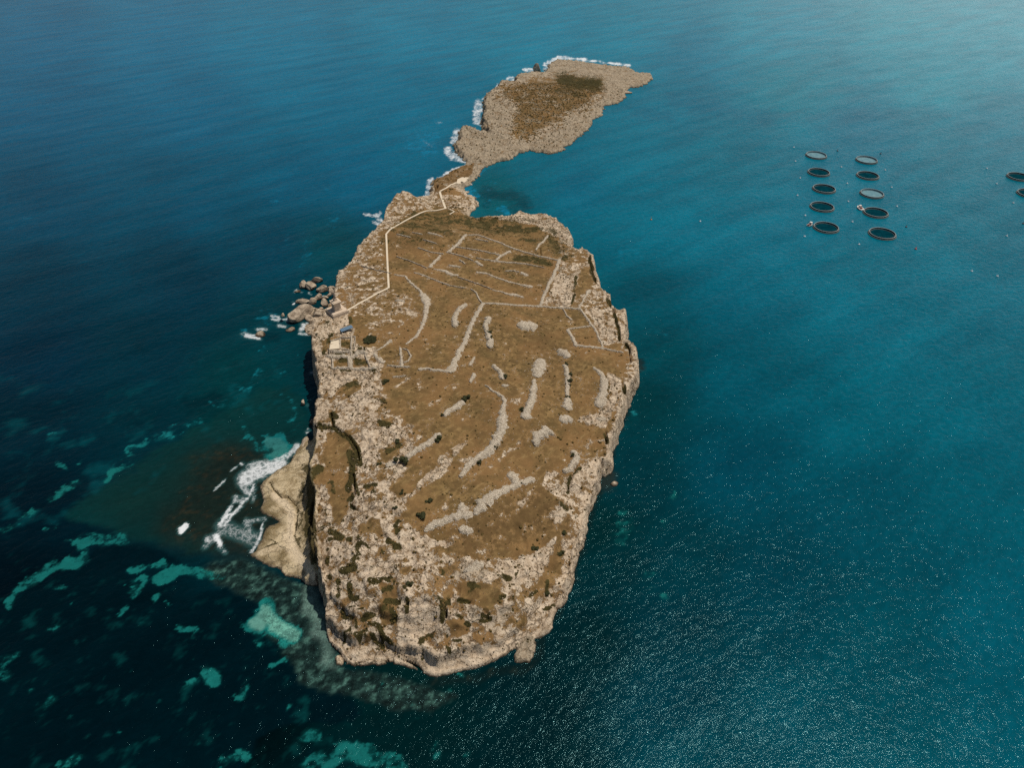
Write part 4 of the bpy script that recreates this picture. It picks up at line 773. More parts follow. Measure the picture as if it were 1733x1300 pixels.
mound('7', '860,225 780,255 640,310 560,360 510,400 460,470', [3.0, 2.4, 2.6, 4.0, 4.4, 2.6], 'forked pale stone heap slanting in the lower field')
mound('7', '375,600 405,602', [3.6, 3.4], 'lone small round stone heap in the lower field', .7)
mound('7', '355,410 375,480 250,520 150,555 100,590', [2.6, 5.0, 3.0, 3.2, 2.0], 'ragged bent stone heap left of the forked one')
mound('5', '960,1040 985,1080 930,1160 885,1190', [2.6, 2.4, 2.8, 2.4], 'curved stone heap with two small bushes near the right cliff')
mound('5', '1125,315 1190,365 1215,430 1205,520 1175,620', [1.2, 2.4, 3.2, 3.6, 4.6], 'large ragged stone heap along the right cliff top')
mound('5', '1185,745', [2.6], 'small stone heap on the right cliff edge', .6)
mound('5', '115,375 85,430', [1.8, 1.4], 'small oblong stone heap left of the long curved one', .6)
mound('5', '110,225 80,285', [1.0, 1.6], 'scatter of stones right of the broad wall foot', .4)
mound('4', '960,295 1010,300', [1.5], 'small grey stone heap inside the bow shaped wall', .6)
mound('6', '890,530 930,520', [2.6, 2.2], 'small stone heap left of the large dark bush', .6)
mound('7', '480,860 400,890', [3.0, 3.0], 'pale stone patch on the edge of the lower field', .4)

# ruined farmhouse
rn = bpy.data.objects.new('ruined_farmhouse', None); COL.objects.link(rn); g = ground(*T('4', '530,760')[0]); rn.location = (g[0], g[1], 0)
tag(rn, 'roofless ruined farmhouse of low stone walls near the left cliff', 'ruin')
bpy.context.view_layer.update()
for s_, wd in (('400,640 480,612 605,605', .7), ('475,620 480,705', 1.0), ('480,705 575,718', .8), ('575,608 572,775', 1.0), ('605,608 600,700', .6),
               ('390,660 385,740 410,790', .7), ('380,765 570,778 610,760', 2.2), ('412,790 415,870', 1.0), ('415,872 560,868 700,885 780,868', 1.5),
               ('560,790 565,865', 2.0), ('690,760 735,865', 1.1), ('400,735 570,735', 1.4), ('620,740 690,735', 2.2)):
    me, P2, W2 = heap('4', s_, [wd], .9, 3, .2); me.name = 'stone_wall'
    o = link('wall', me, rubble, rn); o.matrix_parent_inverse = rn.matrix_world.inverted()
P4 = [Vector(ground(*p)) for p in T('4', '402,655 470,640 478,712 390,720')]
zt = max(p.z for p in P4) + .3
mb = MB(); mb.loft([[Vector((p.x, p.y, p.z - 1)) for p in P4], [Vector((p.x, p.y, zt)) for p in P4]]); o = mb.build('floor', concrete, rn); o.matrix_parent_inverse = rn.matrix_world.inverted()

# concrete footpath
def path_mesh(segs):
    mb = MB()
    for zm, s_, wd in segs:
        wd *= .85
        W3 = [Vector(ground(*p)) for p in T(zm, s_)]; P = resample([(p.x, p.y, 0) for p in W3], 1.2); n = len(P)
        L = []
        for i, p in enumerate(P):
            t_ = (P[min(i + 1, n - 1)] - P[max(i - 1, 0)]).normalized(); nn_ = Vector((-t_.y, t_.x, 0)); a, b = p + nn_ * wd / 2, p - nn_ * wd / 2
            zc_ = max(float(terrain(q.x, q.y)) for q in (a, b, p)); L.append((a, b, zc_))
        zs = np.array([l[2] for l in L]); zs = np.convolve(np.pad(zs, 2, 'edge'), np.ones(5) / 5, 'valid') + .22
        rings = [[(a.x, a.y, q - 1.2), (a.x, a.y, q), (b.x, b.y, q), (b.x, b.y, q - 1.2)] for (a, b, _), q in zip(L, zs)]
        mb.loft(rings)
    return mb
pm = path_mesh([('2', '335,1232 420,1180 560,1105 690,1035', 1.25), ('2', '690,1038 680,850 668,580', 1.25), ('2', '668,582 700,545 820,475 945,410 1060,385 1165,365', 1.25), ('2', '1170,368 1145,290 1122,222', 1.7),
                ('2', '1122,222 1180,190 1260,145', 1.6), ('2', '1190,365 1245,392 1205,415', .9)])
o = pm.build('footpath', concrete); tag(o, 'pale concrete footpath bending across the island to the landing', 'path', kind='structure')
Q = [Vector(ground(*p)) for p in T('2', '1262,152 1272,118 1310,102 1368,104 1345,135 1310,158')]; zt = max(p.z for p in Q) + .25
mb = MB().loft([[(p.x, p.y, zt - 2.5) for p in Q], [(p.x, p.y, zt) for p in Q]]); o = mb.build('landing_slab', concrete)
tag(o, 'wide pale concrete landing slab at the far end of the footpath', 'landing')

# monument on its square platform
k = NM('monument_stone', .9, .15); mon = k.out(k.mix(k.noise(.8, 4), lin(176, 158, 136), lin(204, 186, 164)), k.bump(k.noise(3, 4), .3, .3))
k = NM('statue_stone', .8, .2); stat = k.out(k.mix(k.noise(2, 4), lin(120, 108, 96), lin(170, 158, 142)))
k = NM('solar_glass', .3, .6); k.p.inputs['Base Color'].default_value = (*lin(74, 118, 150), 1)
gx_ = k.n.new('ShaderNodeTexCoord').outputs['Object']; br = k.n.new('ShaderNodeTexBrick'); br.offset = 0; br.inputs['Scale'].default_value = 1; br.inputs['Mortar Size'].default_value = .03; br.inputs['Brick Width'].default_value = 1.0; br.inputs['Row Height'].default_value = .85
k.L(gx_, br.inputs['Vector']); br.inputs['Color1'].default_value = (*lin(78, 104, 124), 1); br.inputs['Color2'].default_value = (*lin(62, 92, 116), 1); br.inputs['Mortar'].default_value = (*lin(120, 140, 150), 1)
k.L(br.outputs[0], k.p.inputs['Base Color']); solar = k.m
k = NM('dark_metal', .5, .4); k.p.inputs['Base Color'].default_value = (.04, .045, .05, 1); dmetal = k.m
gx0, gy0, gz0 = ground(*T('4', '455,395')[0])
mo = bpy.data.objects.new('monument', None); COL.objects.link(mo); mo.location = (gx0, gy0, gz0 + .9); mo.rotation_euler.z = R(38)
tag(mo, 'tall stone monument with a statue on a square platform at the left cliff top', 'monument')
def frustum(a, b, z0, z1): return [[(sx * a / 2, sy * a / 2, z0) for sx, sy in ((-1, -1), (1, -1), (1, 1), (-1, 1))], [(sx * b / 2, sy * b / 2, z1) for sx, sy in ((-1, -1), (1, -1), (1, 1), (-1, 1))]]
def stk(levels): 
    return [[(sx * a / 2, sy * a / 2, zq) for sx, sy in ((-1, -1), (1, -1), (1, 1), (-1, 1))] for a, zq in levels]
MB().loft(stk([(8.6, -2.5), (8.6, .55), (8.0, .56), (8.0, .95)])).build('platform', mon, mo)
MB().loft(stk([(4.2, .93), (4.2, 1.5), (3.5, 1.52), (3.3, 5.2)])).build('pedestal', mon, mo)
MB().loft(stk([(4.0, 5.18), (4.6, 5.5), (4.6, 5.9), (3.6, 5.95), (3.2, 6.3)])).build('cornice', mon, mo)
MB().loft(stk([(1.7, 6.28), (1.7, 6.7), (1.4, 6.72), (1.4, 7.4)])).build('statue_base', mon, mo)
def ell(cx, cy, rx, ry, zq, n=12): return [(cx + rx * math.cos(2 * math.pi * i / n), cy + ry * math.sin(2 * math.pi * i / n), zq) for i in range(n)]
st = MB().loft([ell(0, 0, .62, .52, 7.38), ell(0, 0, .58, .48, 7.9), ell(.03, 0, .48, .42, 8.7), ell(0, 0, .46, .36, 9.3), ell(0, 0, .58, .36, 9.9), ell(0, 0, .5, .3, 10.3), ell(0, 0, .16, .16, 10.45), ell(0, 0, .16, .16, 10.55), ell(0, -.03, .25, .27, 10.8), ell(0, 0, .22, .24, 11.0), ell(0, 0, .07, .07, 11.15)])
st.loft([ell(.52, 0, .17, .17, 9.9, 8), ell(.66, -.15, .14, .14, 9.4, 8), ell(.62, -.45, .11, .11, 9.25, 8)]); st.loft([ell(-.52, 0, .17, .17, 9.9, 8), ell(-.75, -.1, .15, .15, 10.3, 8), ell(-.9, -.25, .1, .1, 10.8, 8)])
st.build('statue', stat, mo, smooth=True)

# solar panels
sx_, sy_, sz_ = ground(*T('4', '535,553')[0])
so = bpy.data.objects.new('solar_panel_array', None); COL.objects.link(so); so.location = (sx_, sy_, sz_ + .2); so.rotation_euler.z = R(38)
tag(so, 'blue tilted solar panel array on a dark frame beside the ruins', 'solar panels')
TM = Matrix.Rotation(R(14), 4, 'X')
MB().box((0, 0, 1.35), (6.4, 2.1, .08), M=TM).build('panel', solar, so)
fr = MB()
for yy in (-.85, .85): fr.box((0, yy, 1.22 + yy * .25), (6.3, .1, .1), M=TM)
fr.build('frame', dmetal, so)
for xx in (-2.9, 0, 2.9):
    for yy, hh in ((-.85, 1.0), (.85, 1.45)): MB().box((xx, yy, hh / 2 - .15), (.12, .12, hh + .1)).build('leg', dmetal, so)
MB().box((0, 1.0, .55), (6.2, .06, 1.2)).build('back_board', dmetal, so)

# ------------------------------------------------------------------ bushes
def bush_mesh(seed, n=240, nl=7):
    r_ = np.random.RandomState(seed); vs = []; fs = []
    lobes = [(r_.normal(0, .38), r_.normal(0, .38), r_.uniform(.25, .5), r_.uniform(.38, .6)) for _ in range(nl)]
    if nl > 9: lobes = [(.75 * math.sqrt((i + .5) / nl) * math.cos(2.4 * i), .75 * math.sqrt((i + .5) / nl) * math.sin(2.4 * i), r_.uniform(.15, .4), r_.uniform(.2, .34)) for i in range(nl)]
    for i in range(n):
        lx, ly, lz, lr = lobes[i % nl]; v = r_.normal(size=3); v /= np.linalg.norm(v); v[2] = abs(v[2]) * .8 - .1
        c = np.array([lx, ly, lz]) + v * lr * r_.uniform(.75, 1.05); a = r_.normal(size=3); a /= np.linalg.norm(a); b = np.cross(a, v); b /= (np.linalg.norm(b) + 1e-6); a = np.cross(b, v) * .4 + a * .6
        s_ = r_.uniform(.07, .15); q = len(vs); vs += [c - a * s_ - b * s_, c + a * s_ - b * s_ * .8, c + a * s_ * .9 + b * s_, c - a * s_ + b * s_ * .7]; fs.append((q, q + 1, q + 2, q + 3))
    mb = MB(); mb.add(vs, fs)
    for lx, ly, lz, lr in lobes:
        mb.loft([ell(lx, ly, lr * .5, lr * .5, -.2, 7), ell(lx, ly, lr * .82, lr * .82, lz * .6, 7), ell(lx, ly, lr * .7, lr * .7, lz + lr * .35, 7), ell(lx, ly, lr * .2, lr * .2, lz + lr * .62, 7)])
    return mesh('bush', mb.v, mb.f)
bms = [bush_mesh(s) for s in range(4)] + [bush_mesh(9, 700, 22)]
for me in bms: me.materials.append(leafm)
BUSH = [('4', 735, 630, 3.7, 'largest dark bush, round and flat, between the ruins and the bow shaped wall'), ('4', 1548, 1130, 2.0, 'dark round bush at the upper end of the short straight heap'), ('4', 1347, 1272, .95, 'small bush at the lower end of the short straight heap'),
 ('3', 338, 1120, 1.35, 'upper of two bushes on the long heap right of the broad wall'), ('3', 354, 1166, 1.2, 'lower of two bushes on the long heap right of the broad wall'), ('5', 892, 286, 1.1, 'topmost bush on the bush dotted heap'), ('5', 932, 372, 1.3, 'second bush from the top of the bush dotted heap'),
 ('5', 922, 430, 1.35, 'third bush from the top of the bush dotted heap'), ('5', 920, 466, .7, 'tiny bush in the middle of the bush dotted heap'), ('5', 906, 570, 1.1, 'fifth bush down the bush dotted heap'), ('5', 928, 620, .7, 'lowest small bush on the bush dotted heap'),
 ('5', 374, 396, 1.35, 'bush on the end of the small bent heap'), ('5', 290, 990, .9, 'small bush beside the bottom of the long curved heap'), ('5', 944, 1060, 1.0, 'left of two bushes on the curved heap near the right cliff'), ('5', 985, 1070, .75, 'right of two bushes on the curved heap near the right cliff'),
 ('6', 1312, 325, 1.7, 'dark bush at the upper end of the straight pale heap'), ('6', 1000, 515, 2.3, 'big dark bush at the lower end of the straight pale heap'), ('6', 1225, 850, 1.4, 'ragged bush just above the big lone one'), ('6', 1160, 965, 2.2, 'big lone dark bush in the brown lower field'),
 ('6', 808, 528, 1.0, 'small bush on the pale rock left of the big dark one'), ('6', 1000, 770, 1.0, 'low bush on the stony ground above the ragged rock band'), ('6', 942, 908, .9, 'small bush at the edge of the brown hollow'), ('6', 575, 870, 1.4, 'bush at the foot of the scrubby gully'), ('6', 962, 340, 1.3, 'brown bush at the corner of the pale rock sheet'),
 ('7', 1078, 755, 1.2, 'bush in the brown strip by the lower right cliff'), ('7', 970, 1020, 1.2, 'bush at the tail of the brown strip by the lower right cliff'), ('7', 1103, 608, 1.1, 'bush beside white boulders on the right cliff'), ('7', 890, 728, 1.3, 'lone bush under the brown field near the right cliff'),
 ('4', 866, 988, 1.5, 'olive bush below the level wall left of the plateau middle'), ('7', 785, 258, .6, 'very small bush in the crook of the forked heap'), ('7', 490, 105, 1.2, 'faint bush at the foot of the long curved heap'), ('N', 1046, 190, 1.2, 'bush on the pale rock of the near end, upper middle'),
 ('5', 520, 672, 1.0, 'bush at the left foot of the long trailing heap'), ('4', 685, 712, .8, 'small dark bush right of the ruin corner'), ('R', 0, 0, 0, '')]
bi = 0
for zm, x, y, r_, lab in BUSH:
    if zm == 'R': continue
    gx1, gy1, gz1 = ground(*T(zm, f'{x},{y}')[0])
    o = link('bush', bms[4 if r_ > 3 else bi % 4], None, loc=(gx1, gy1, gz1 + (.5 if 'heap' in lab else .0))); o.scale = (r_, r_, r_ * (.5 if r_ > 3 else .75)); o.rotation_euler.z = rng.random() * 6.28
    tag(o, lab, 'bush', 'dark evergreen bushes on the plateau'); bi += 1

# ------------------------------------------------------------------ boulders
def boulder_mesh(seed):
    bm = bmesh.new(); bmesh.ops.create_icosphere(bm, subdivisions=4, radius=1.0); r_ = np.random.RandomState(seed)
    V3 = np.array([v.co[:] for v in bm.verts])
    for _ in range(11):
        nrm = r_.normal(size=3); nrm /= np.linalg.norm(nrm); lim = r_.uniform(.5, .82); dd = V3 @ nrm; V3 -= np.maximum(dd - lim, 0)[:, None] * nrm * .95
    V3 *= (1 + .10 * fbm(V3[:, 0] + V3[:, 2], V3[:, 1] - V3[:, 2], .55, 4, seed, .6))[:, None]
    for v, c_ in zip(bm.verts, V3): v.co = c_
    me = bpy.data.meshes.new('boulder'); bm.to_mesh(me); bm.free(); me.materials.append(boulder_mat); return me
bo = [boulder_mesh(s) for s in range(6)]
BOUL = [('B', 300, 238, 62, 60, 1.0, 20, 'brown boulder at the outer left of the upper boulder group'), ('B', 425, 262, 78, 66, 1.0, 0, 'light boulder in the middle of the upper boulder group'), ('B', 498, 185, 78, 42, 1.1, 10, 'flat topped boulder farthest up in the upper boulder group'),
 ('B', 575, 315, 92, 56, .9, 0, 'smooth rounded boulder at the right of the upper boulder group'), ('B', 735, 335, 44, 60, .8, 30, 'shaded boulder wedged against the cliff'), ('B', 740, 288, 60, 24, .7, 0, 'low dark slab against the cliff above the boulders'), ('B', 215, 342, 52, 18, .3, 0, 'low wave washed rock left of the upper boulder group'),
 ('B', 310, 492, 105, 40, .8, 8, 'long flat boulder reaching out over the foam'), ('B', 438, 500, 62, 52, .9, 40, 'wedge shaped boulder in the middle of the pile'), ('B', 522, 438, 62, 52, 1.0, 0, 'pale boulder between the two groups'), ('B', 628, 512, 52, 62, .8, 20, 'tall pale boulder leaning on the cliff foot'), ('B', 640, 440, 46, 26, .8, 0, 'small dark boulder behind the leaning one'),
 ('B', 262, 682, 122, 135, .9, -25, 'largest boulder of the pile, broad with a lit right side'), ('B', 390, 740, 52, 60, .6, 10, 'boulder tucked against the right side of the largest one'), ('B', 430, 620, 48, 26, .5, 0, 'small flat rock above the scree'), ('B', 96, 925, 74, 42, .35, 0, 'low rounded rock awash below the largest boulder'), ('B', 8, 772, 20, 24, .8, 0, 'tiny rock in the foam left of the largest boulder'),
 ('B', 540, 705, 62, 56, .7, 0, 'pale boulder sitting on the scree slope'), ('B', 392, 925, 52, 36, .5, 20, 'broken rock in the foam at the cliff corner'), ('B', 480, 820, 40, 34, .5, 0, 'small boulder at the bottom of the scree slope'), ('B', 560, 610, 36, 26, .6, 0, 'small boulder in the scree below the pale ones'), ('B', 690, 400, 36, 30, .8, 0, 'dark small boulder in the cliff shadow'),
 ('C', 285, 790, 52, 34, .5, 10, 'lone brown rock in white foam, farthest out to the left'), ('P', 152, 668, 19, 42, 2.0, 0, 'tall pale rock pinnacle standing in the shaded channel'), ('P', 175, 1100, 44, 76, 1.1, 10, 'tall dark rock stack beside the sandy ledge'), ('P', 255, 870, 24, 60, .7, 0, 'dark rock leaning at the foot of the left cliff'),
 ('7', 1470, 258, 26, 22, .4, 0, 'small brown rock awash off the right cliff'), ('7', 1435, 180, 16, 12, .25, 0, 'tiny submerged rock off the right cliff'), ('1', 975, 178, 20, 14, 1.6, 0, 'rock tower on the far shore of the small islet'), ('1', 1452, 302, 26, 10, .3, 15, 'flat rock off the right shore of the small islet'),
 ('N', 455, 1085, 34, 24, .8, 0, 'small pale rock in the undercut at the near end')]
for n_, (zm, x, y, rx, ry, hf, rot, lab) in enumerate(BOUL):
    ox, oy, kz = ZOOMS[zm]; px, py = ox + x / kz, oy + y / kz
    sloc = (sP + (py - 650) / F * cP); mpp = CAM_H / sloc / F
    RX = rx / kz * mpp; RYm = ry / kz * mpp
    hz = max(.8, min(RX, RYm * 1.3) * hf); ry_ = max(.6, math.sqrt(max(.3, RYm ** 2 - (hz * cP * .8) ** 2)) / max(.3, sloc) * .9); ry_ = min(ry_, RX * 1.9)
    gx1, gy1, _z = at(px, py, hz * .35); gz = float(terrain(gx1, gy1)); gz = max(gz - .2, 0) if zm not in 'PN' else 0.0
    o = link('boulder', bo[n_ % 6], None, loc=(gx1, gy1, hz * .3 + gz * .6)); o.scale = (RX * 1.25, ry_ * 1.25, hz * 1.15); o.rotation_euler.z = R(rot)
    tag(o, lab, 'boulder', 'boulders and rocks along the shore')

# ------------------------------------------------------------------ scattered stuff
P_ = np.random.RandomState(3)
def scatter(n, box):
    x = P_.uniform(box[0], box[1], n); y = P_.uniform(box[2], box[3], n); return x, y
def cones(xs, ys, zs, sc, kind, name, mat, label):
    n = len(xs)
    if kind == 'tuft': T_ = np.array([[np.cos(a) * r0, np.sin(a) * r0, h_] for h_, r0 in ((-.2, .8), (.35, 1.0), (.8, .55)) for a in np.linspace(0, 2 * np.pi, 6)[:-1]] + [[0, 0, .95]])
    else: T_ = np.array([[np.cos(a) * r0, np.sin(a) * r0, h_] for h_, r0 in ((-.3, .7), (.3, 1.0), (.7, .6)) for a in np.linspace(0, 2 * np.pi, 6)[:-1]] + [[0, 0, .75]])
    F_ = [[l * 5 + j, l * 5 + (j + 1) % 5, (l + 1) * 5 + (j + 1) % 5, (l + 1) * 5 + j] for l in range(2) for j in range(5)]
    F3 = [[10 + j, 10 + (j + 1) % 5, 15, 15] for j in range(5)]
    J = 1 + P_.normal(0, .2, (n, 16, 3)); rot = P_.uniform(0, 6.28, n); V_ = T_[None] * J * sc[:, None, None]
    c_, s_ = np.cos(rot)[:, None], np.sin(rot)[:, None]; Vx = V_[..., 0] * c_ - V_[..., 1] * s_; Vy = V_[..., 0] * s_ + V_[..., 1] * c_
    V_ = np.stack([Vx + xs[:, None], Vy + ys[:, None], V_[..., 2] + zs[:, None]], 2)
    q = np.array(F_); allq = (q[None] + (np.arange(n) * 16)[:, None, None]).reshape(-1, 4)
    tri = np.array([[a, b, c2] for a, b, c2, _ in F3]); allt = (tri[None] + (np.arange(n) * 16)[:, None, None]).reshape(-1, 3)
    me = bpy.data.meshes.new(name); me.vertices.add(n * 16); me.vertices.foreach_set('co', V_.astype(np.float32).ravel())
    li = np.concatenate([allq.ravel(), allt.ravel()]).astype(np.int32); ls = np.concatenate([np.arange(len(allq)) * 4, len(allq) * 4 + np.arange(len(allt)) * 3]).astype(np.int32)
    me.loops.add(len(li)); me.loops.foreach_set('vertex_index', li); me.polygons.add(len(ls)); me.polygons.foreach_set('loop_start', ls)
    me.polygons.foreach_set('loop_total', np.concatenate([np.full(len(allq), 4), np.full(len(allt), 3)]).astype(np.int32)); me.update(calc_edges=True)
    o = link(name, me, mat); tag(o, label, None, kind='stuff'); return o
x, y = scatter(60000, (-100, 85, 118, 470)); R_, Sc, D_, Z_ = (sample(A, x, y) for A in (rock, scr, d, z)); Sa = sample(sandy, x, y); Bt = sample(bright, x, y)
cl = fbm(x, y, 12, 3, 61) + .6 * fbm(x, y, 3, 2, 62)
pr = (.05 + .2 * sstep(.5, .8, R_) * (cl > .02) * (1 - .9 * Bt) + .25 * Sc + .07 * (cl > .3)) * (Sa < .1) * (D_ > -.5) * (Z_ > 2)
s_ = P_.rand(len(x)) < pr
cones(x[s_], y[s_], terrain(x[s_], y[s_]) - .05, P_.uniform(.16, .45, s_.sum()) * (1 + .5 * (P_.rand(s_.sum()) < .15)), 'tuft', 'low_scrub', tuftm, 'low dark scrub tufts dotted over the island')
x, y = scatter(22000, (-60, 120, 455, 760)); D_, Z_ = sample(d, x, y), sample(z, x, y); He = sample(heath, x, y)
s_ = (P_.rand(len(x)) < .12 + .5 * He) & (D_ > 1) & (Z_ > .8)
cones(x[s_], y[s_], terrain(x[s_], y[s_]) - .05, P_.uniform(.25, .75, s_.sum()), 'tuft', 'low_scrub', tuftm, 'low dark scrub tufts dotted over the small islet')
xs, ys = [], []
for P2, W2 in stone_spots:
    for (a, b), w_ in zip(P2, W2):
        for _ in range(int(1 + w_ * 1.0)):
            xs.append(a + P_.normal(0, w_ * .42 + .25)); ys.append(b + P_.normal(0, w_ * .42 + .25))
xs, ys = np.array(xs), np.array(ys)
x, y = scatter(26000, (-100, 85, 118, 470)); R_, D_, Z_, Sa = (sample(A, x, y) for A in (rock, d, z, sandy))
s_ = (P_.rand(len(x)) < .03 + .42 * sstep(.4, .8, R_) ) & (D_ > 0) & (Z_ > 2) & (Sa < .1)
xs = np.concatenate([xs, x[s_]]); ys = np.concatenate([ys, y[s_]])
cones(xs, ys, terrain(xs, ys), P_.uniform(.08, .25, len(xs)), 'stone', 'loose_stones', stonem, 'loose pale stones scattered on the ground')
# ------------------------------------------------------------------ fish farm
k = NM('pen_pipe', .6, .4); pipe = k.out(k.mix(k.noise(.8, 3), lin(112, 120, 118), lin(166, 166, 160)))
k = NM('pen_float', .7, .2); pfl = k.out(k.mix(k.noise(.8, 3), lin(40, 52, 56), lin(104, 112, 110)))
k = NM('pen_net', .9, .0); netd = k.out(k.mix(k.step(k.noise(.3, 3), .3, .7), lin(3, 42, 52), lin(5, 56, 66)))
k = NM('pale_pen_net', .9, .0); netp = k.out(k.mix(k.step(k.noise(.4, 4), .3, .7), lin(84, 120, 130), lin(108, 140, 146)))
k = NM('white_boat_paint', .4, .5); white = k.out(lin(214, 206, 196)); k = NM('dark_red_gear', .7, .2); redm = k.out(lin(110, 44, 40))
k = NM('white_buoy_plastic', .4, .5); wb = k.out(lin(176, 190, 194)); k = NM('red_buoy_plastic', .4, .5); rb = k.out(lin(168, 60, 54)); k = NM('dark_buoy_plastic', .5, .4); db = k.out(lin(70, 46, 48)); k = NM('amber_buoy_plastic', .5, .4); ab = k.out(lin(150, 110, 50))
k = NM('boat_window', .2, .6); bw = k.out(lin(22, 26, 30))
RP = 8.3
def pen():
    o = bpy.data.objects.new('fish_pen', None); COL.objects.link(o)
    MB().ring(RP, .36, .2).build('float_ring', pfl, o, True)
    MB().ring(RP - .95, .26, .16).build('float_ring', pfl, o, True)
    hr = MB().ring(RP - .5, .2, 1.2, 64, 6)
    for i in range(32):
        a = 2 * math.pi * i / 32; hr.tube(((RP - .5) * math.cos(a), (RP - .5) * math.sin(a), .2), ((RP - .5) * math.cos(a), (RP - .5) * math.sin(a), 1.15), .09, m=5)
    hr.build('handrail', pipe, o)
    mb = MB(); n = 48; rings = [(RP - .55, 1.0), (RP - .75, .45), (RP - 1.3, .12), (RP * .5, .08), (.3, .07)]
    vs = [(r_ * math.cos(2 * math.pi * i / n), r_ * math.sin(2 * math.pi * i / n), z_) for r_, z_ in rings for i in range(n)]
    fs = [(l * n + i, l * n + (i + 1) % n, (l + 1) * n + (i + 1) % n, (l + 1) * n + i) for l in range(4) for i in range(n)] + [tuple(4 * n + i for i in range(n))]
    mb.add(vs, fs).build('net', netd, o)
    return o
pens = [(1381.3, 263, 1, 'farthest fish pen of the left column, under a pale grey net'), (1385.5, 292, 0, 'second fish pen from the top of the left column'), (1394.5, 320, 0, 'middle fish pen of the left column'), (1391, 350.5, 0, 'fourth fish pen from the top of the left column'),
        (1398, 385.5, 0, 'nearest fish pen of the left column, with a small boat at its left rim'), (1466.5, 271, 1, 'farthest fish pen of the right column, under a pale grey net'), (1468.5, 297.5, 0, 'second fish pen from the top of the right column'), (1475.5, 328, 1, 'middle fish pen of the right column, under a pale net'),
        (1482, 360.5, 0, 'fourth fish pen of the right column, with a workboat at its left rim'), (1493, 396, 0, 'nearest fish pen of the right column'), (1724, 299.5, 0, 'fish pen cut by the right edge of the photo, the farther one'), (1742, 328, 0, 'fish pen cut by the right edge of the photo, the nearer one')]
p0 = pen(); kids = list(p0.children)
for i, (px, py, pale, lab) in enumerate(pens):
    if i == 0: o = p0; ch = kids
    else:
        o = p0.copy(); COL.objects.link(o); ch = []
        for c_ in kids: q = c_.copy(); COL.objects.link(q); q.parent = o; ch.append(q)
    for q in ch:
        if q.name.startswith('net'):
            q.data = q.data.copy(); q.data.materials.clear(); q.data.materials.append(netp if pale else netd)
    x_, y_, _ = at(px, py, .4); o.location = (x_, y_, 0); o.rotation_euler.z = i * .7
    f_ = 1.0 if i != 9 else 1.04; o.scale = (f_, f_, 1)
    tag(o, lab, 'fish pen', 'round fish farm pens')
def hull(L, W, Hh):
    rings = []
    for i in range(9):
        t = i / 8; wx = W / 2 * (1 - max(0, (t - .45) / .55) ** 2.2 * .97) * (.88 + .12 * min(1, t * 4)); xx = (t - .5) * L; dk = Hh * (1 + .35 * t * t)
        rings.append([(xx, -wx, dk), (xx, -wx * .8, -.1), (xx, 0, -.35), (xx, wx * .8, -.1), (xx, wx, dk), (xx, wx * .86, dk), (xx, wx * .8, dk - .25), (xx, -wx * .8, dk - .25), (xx, -wx * .86, dk)])
    return MB().loft(rings)
def boat(px, py, L, W, rot, label, name, big=True):
    x_, y_, _ = at(px, py, .5); o = bpy.data.objects.new(name, None); COL.objects.link(o); o.location = (x_, y_, 0); o.rotation_euler.z = R(rot)
    hull(L, W, .9 if big else .45).build('hull', white, o)
    if big:
        cb = MB().loft([[(-.2, -.8, .75), (1.4, -.7, .75), (1.4, .7, .75), (-.2, .8, .75)], [(-.1, -.75, 2.3), (1.0, -.6, 2.3), (1.0, .6, 2.3), (-.1, .75, 2.3)]]).build('cabin', white, o)
        MB().box((.5, 0, 2.36), (1.5, 1.7, .1)).build('roof', white, cb)
        MB().box((1.26, 0, 1.75), (.12, 1.1, .55)).build('window', bw, cb)
        MB().box((-1.3, 0, .95), (1.6, 1.3, .5)).build('gear_crate', redm, o)
        mb = MB().tube((-2.3, .6, .7), (-2.2, .6, 3.0), .08).tube((-2.2, .6, 3.0), (-1.0, .2, 3.5), .06); mb.build('crane', dmetal, o)
    else:
        MB().box((-L * .1, 0, .42), (.3, W * .8, .06)).build('seat', white, o); MB().box((-L * .5, 0, .5), (.35, .35, .6)).build('outboard_motor', dmetal, o)
    tag(o, label, 'boat'); return o
boat(1455.5, 352, 6.4, 3.6, 100, 'white workboat with dark red gear beside the right column of pens', 'workboat')
boat(1371, 380.5, 4.6, 2.6, 35, 'small white workboat at the nearest pen of the left column', 'workboat')
boat(797, 311, 3.2, 1.5, 110, 'small white dinghy in the shallows beside the landing slab', 'dinghy', False)
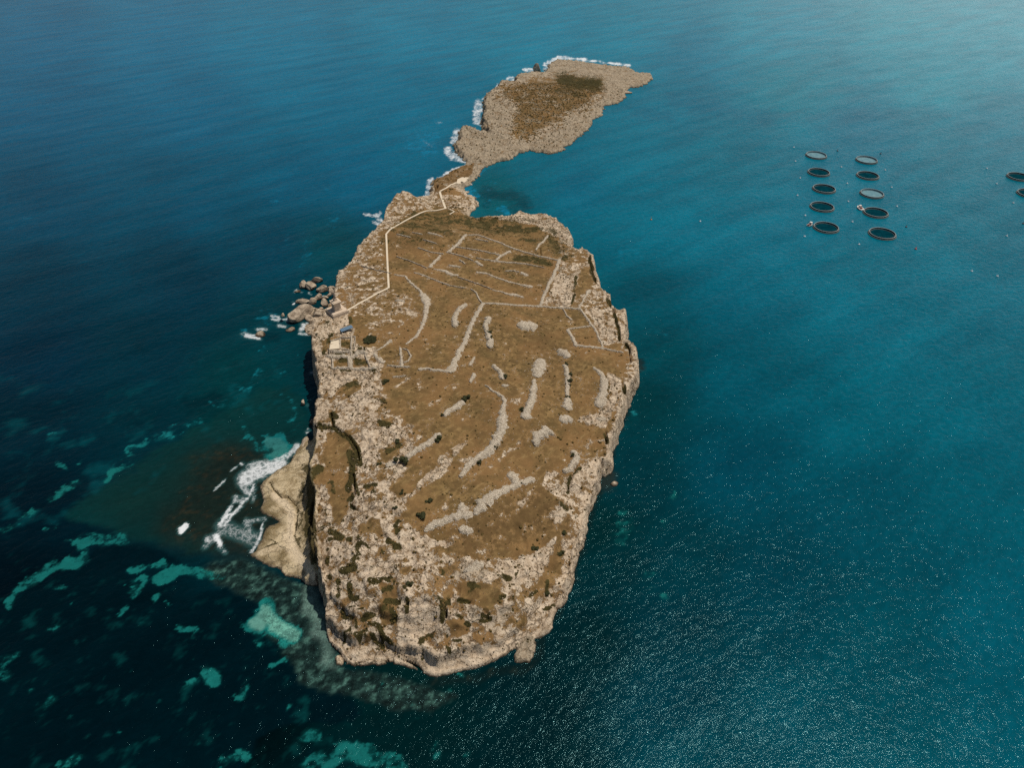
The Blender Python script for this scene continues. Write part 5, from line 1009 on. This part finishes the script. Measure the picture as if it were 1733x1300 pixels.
def buoy_mesh(r_, mast):
    mb = MB(); lv = [(.05, -.5), (.7, -.35), (1.0, .0), (.95, .35), (.6, .7), (.15, .85)]
    mb.loft([ell(0, 0, a * r_, a * r_, b * r_, 12) for a, b in lv])
    mb.tube((0, 0, .8 * r_), (0, 0, (.8 + mast) * r_), .12 * r_)
    mb.loft([ell(0, 0, .3 * r_, .3 * r_, (.8 + mast) * r_, 8), ell(0, 0, .3 * r_, .3 * r_, (1.15 + mast) * r_, 8)])
    me = mesh('buoy', mb.v, mb.f, True); return me
bW = buoy_mesh(.75, .3); bW.materials.append(wb); bR = buoy_mesh(.8, .8); bR.materials.append(rb); bD = buoy_mesh(.75, 1.2); bD.materials.append(db); bA = buoy_mesh(.75, 1.6); bA.materials.append(ab)
AA = [(22,122,'farthest left, above the left column'),(40,275,'left of the second pen of the left column'),(92,460,'left of the middle pen of the left column'),(62,652,'left of the fourth pen of the left column'),(148,873,'left, just above the nearest boat'),(140,1102,'below left of the left column'),
 (545,338,'between the columns beside their second pens'),(610,520,'between the columns beside their middle pens'),(622,718,'between the columns above the workboat'),(667,942,'between the columns beside their nearest pens'),(740,1190,'below the gap between the two columns'),
 (1028,372,'right of the second pen of the right column'),(1098,562,'right of the middle pen of the right column'),(1157,772,'right of the fourth pen of the right column')]
blist = [('A', x, y, bW, 'small white mooring buoy ' + l) for x, y, l in AA]
blist += [('A', 503, 160, bD, 'dark mooring buoy above the gap between the two columns'), ('A', 978, 193, bD, 'dark mooring buoy right of the farthest right column pen'), ('A', 1260, 998, bD, 'dark red buoy right of the nearest right column pen'), ('A', 1364, 1240, bR, 'bright red buoy below right of the fish pens'),
 ('Q', 710, 145, bW, 'white buoy above left of the cut off pens'), ('Q', 808, 298, bW, 'white buoy left of the farther cut off pen'), ('Q', 975, 490, bW, 'white buoy left of the nearer cut off pen'), ('Q', 560, 1172, bW, 'pair marking white buoy far right, the left one below the pens'), ('Q', 815, 1222, bW, 'white buoy near the right edge, well below the pens'),
 ('Q', 1074, 697, bD, 'dark red buoy at the right edge of the photo'), ('Q', 910, 820, bW, 'faint white float in a small patch of ripples at the right'), ('X', 1102, 371, bA, 'amber marker buoy off the right side of the island'), ('X', 1185, 374, bW, 'lone pale buoy right of the amber marker')]
for zm, x, y, me, lab in blist:
    px, py = T(zm, f'{x},{y}')[0]; a_ = at(px, py, .3); o = link('buoy', me, None, loc=(a_[0], a_[1], 0)); tag(o, lab, 'buoy', 'mooring buoys around the fish pens')
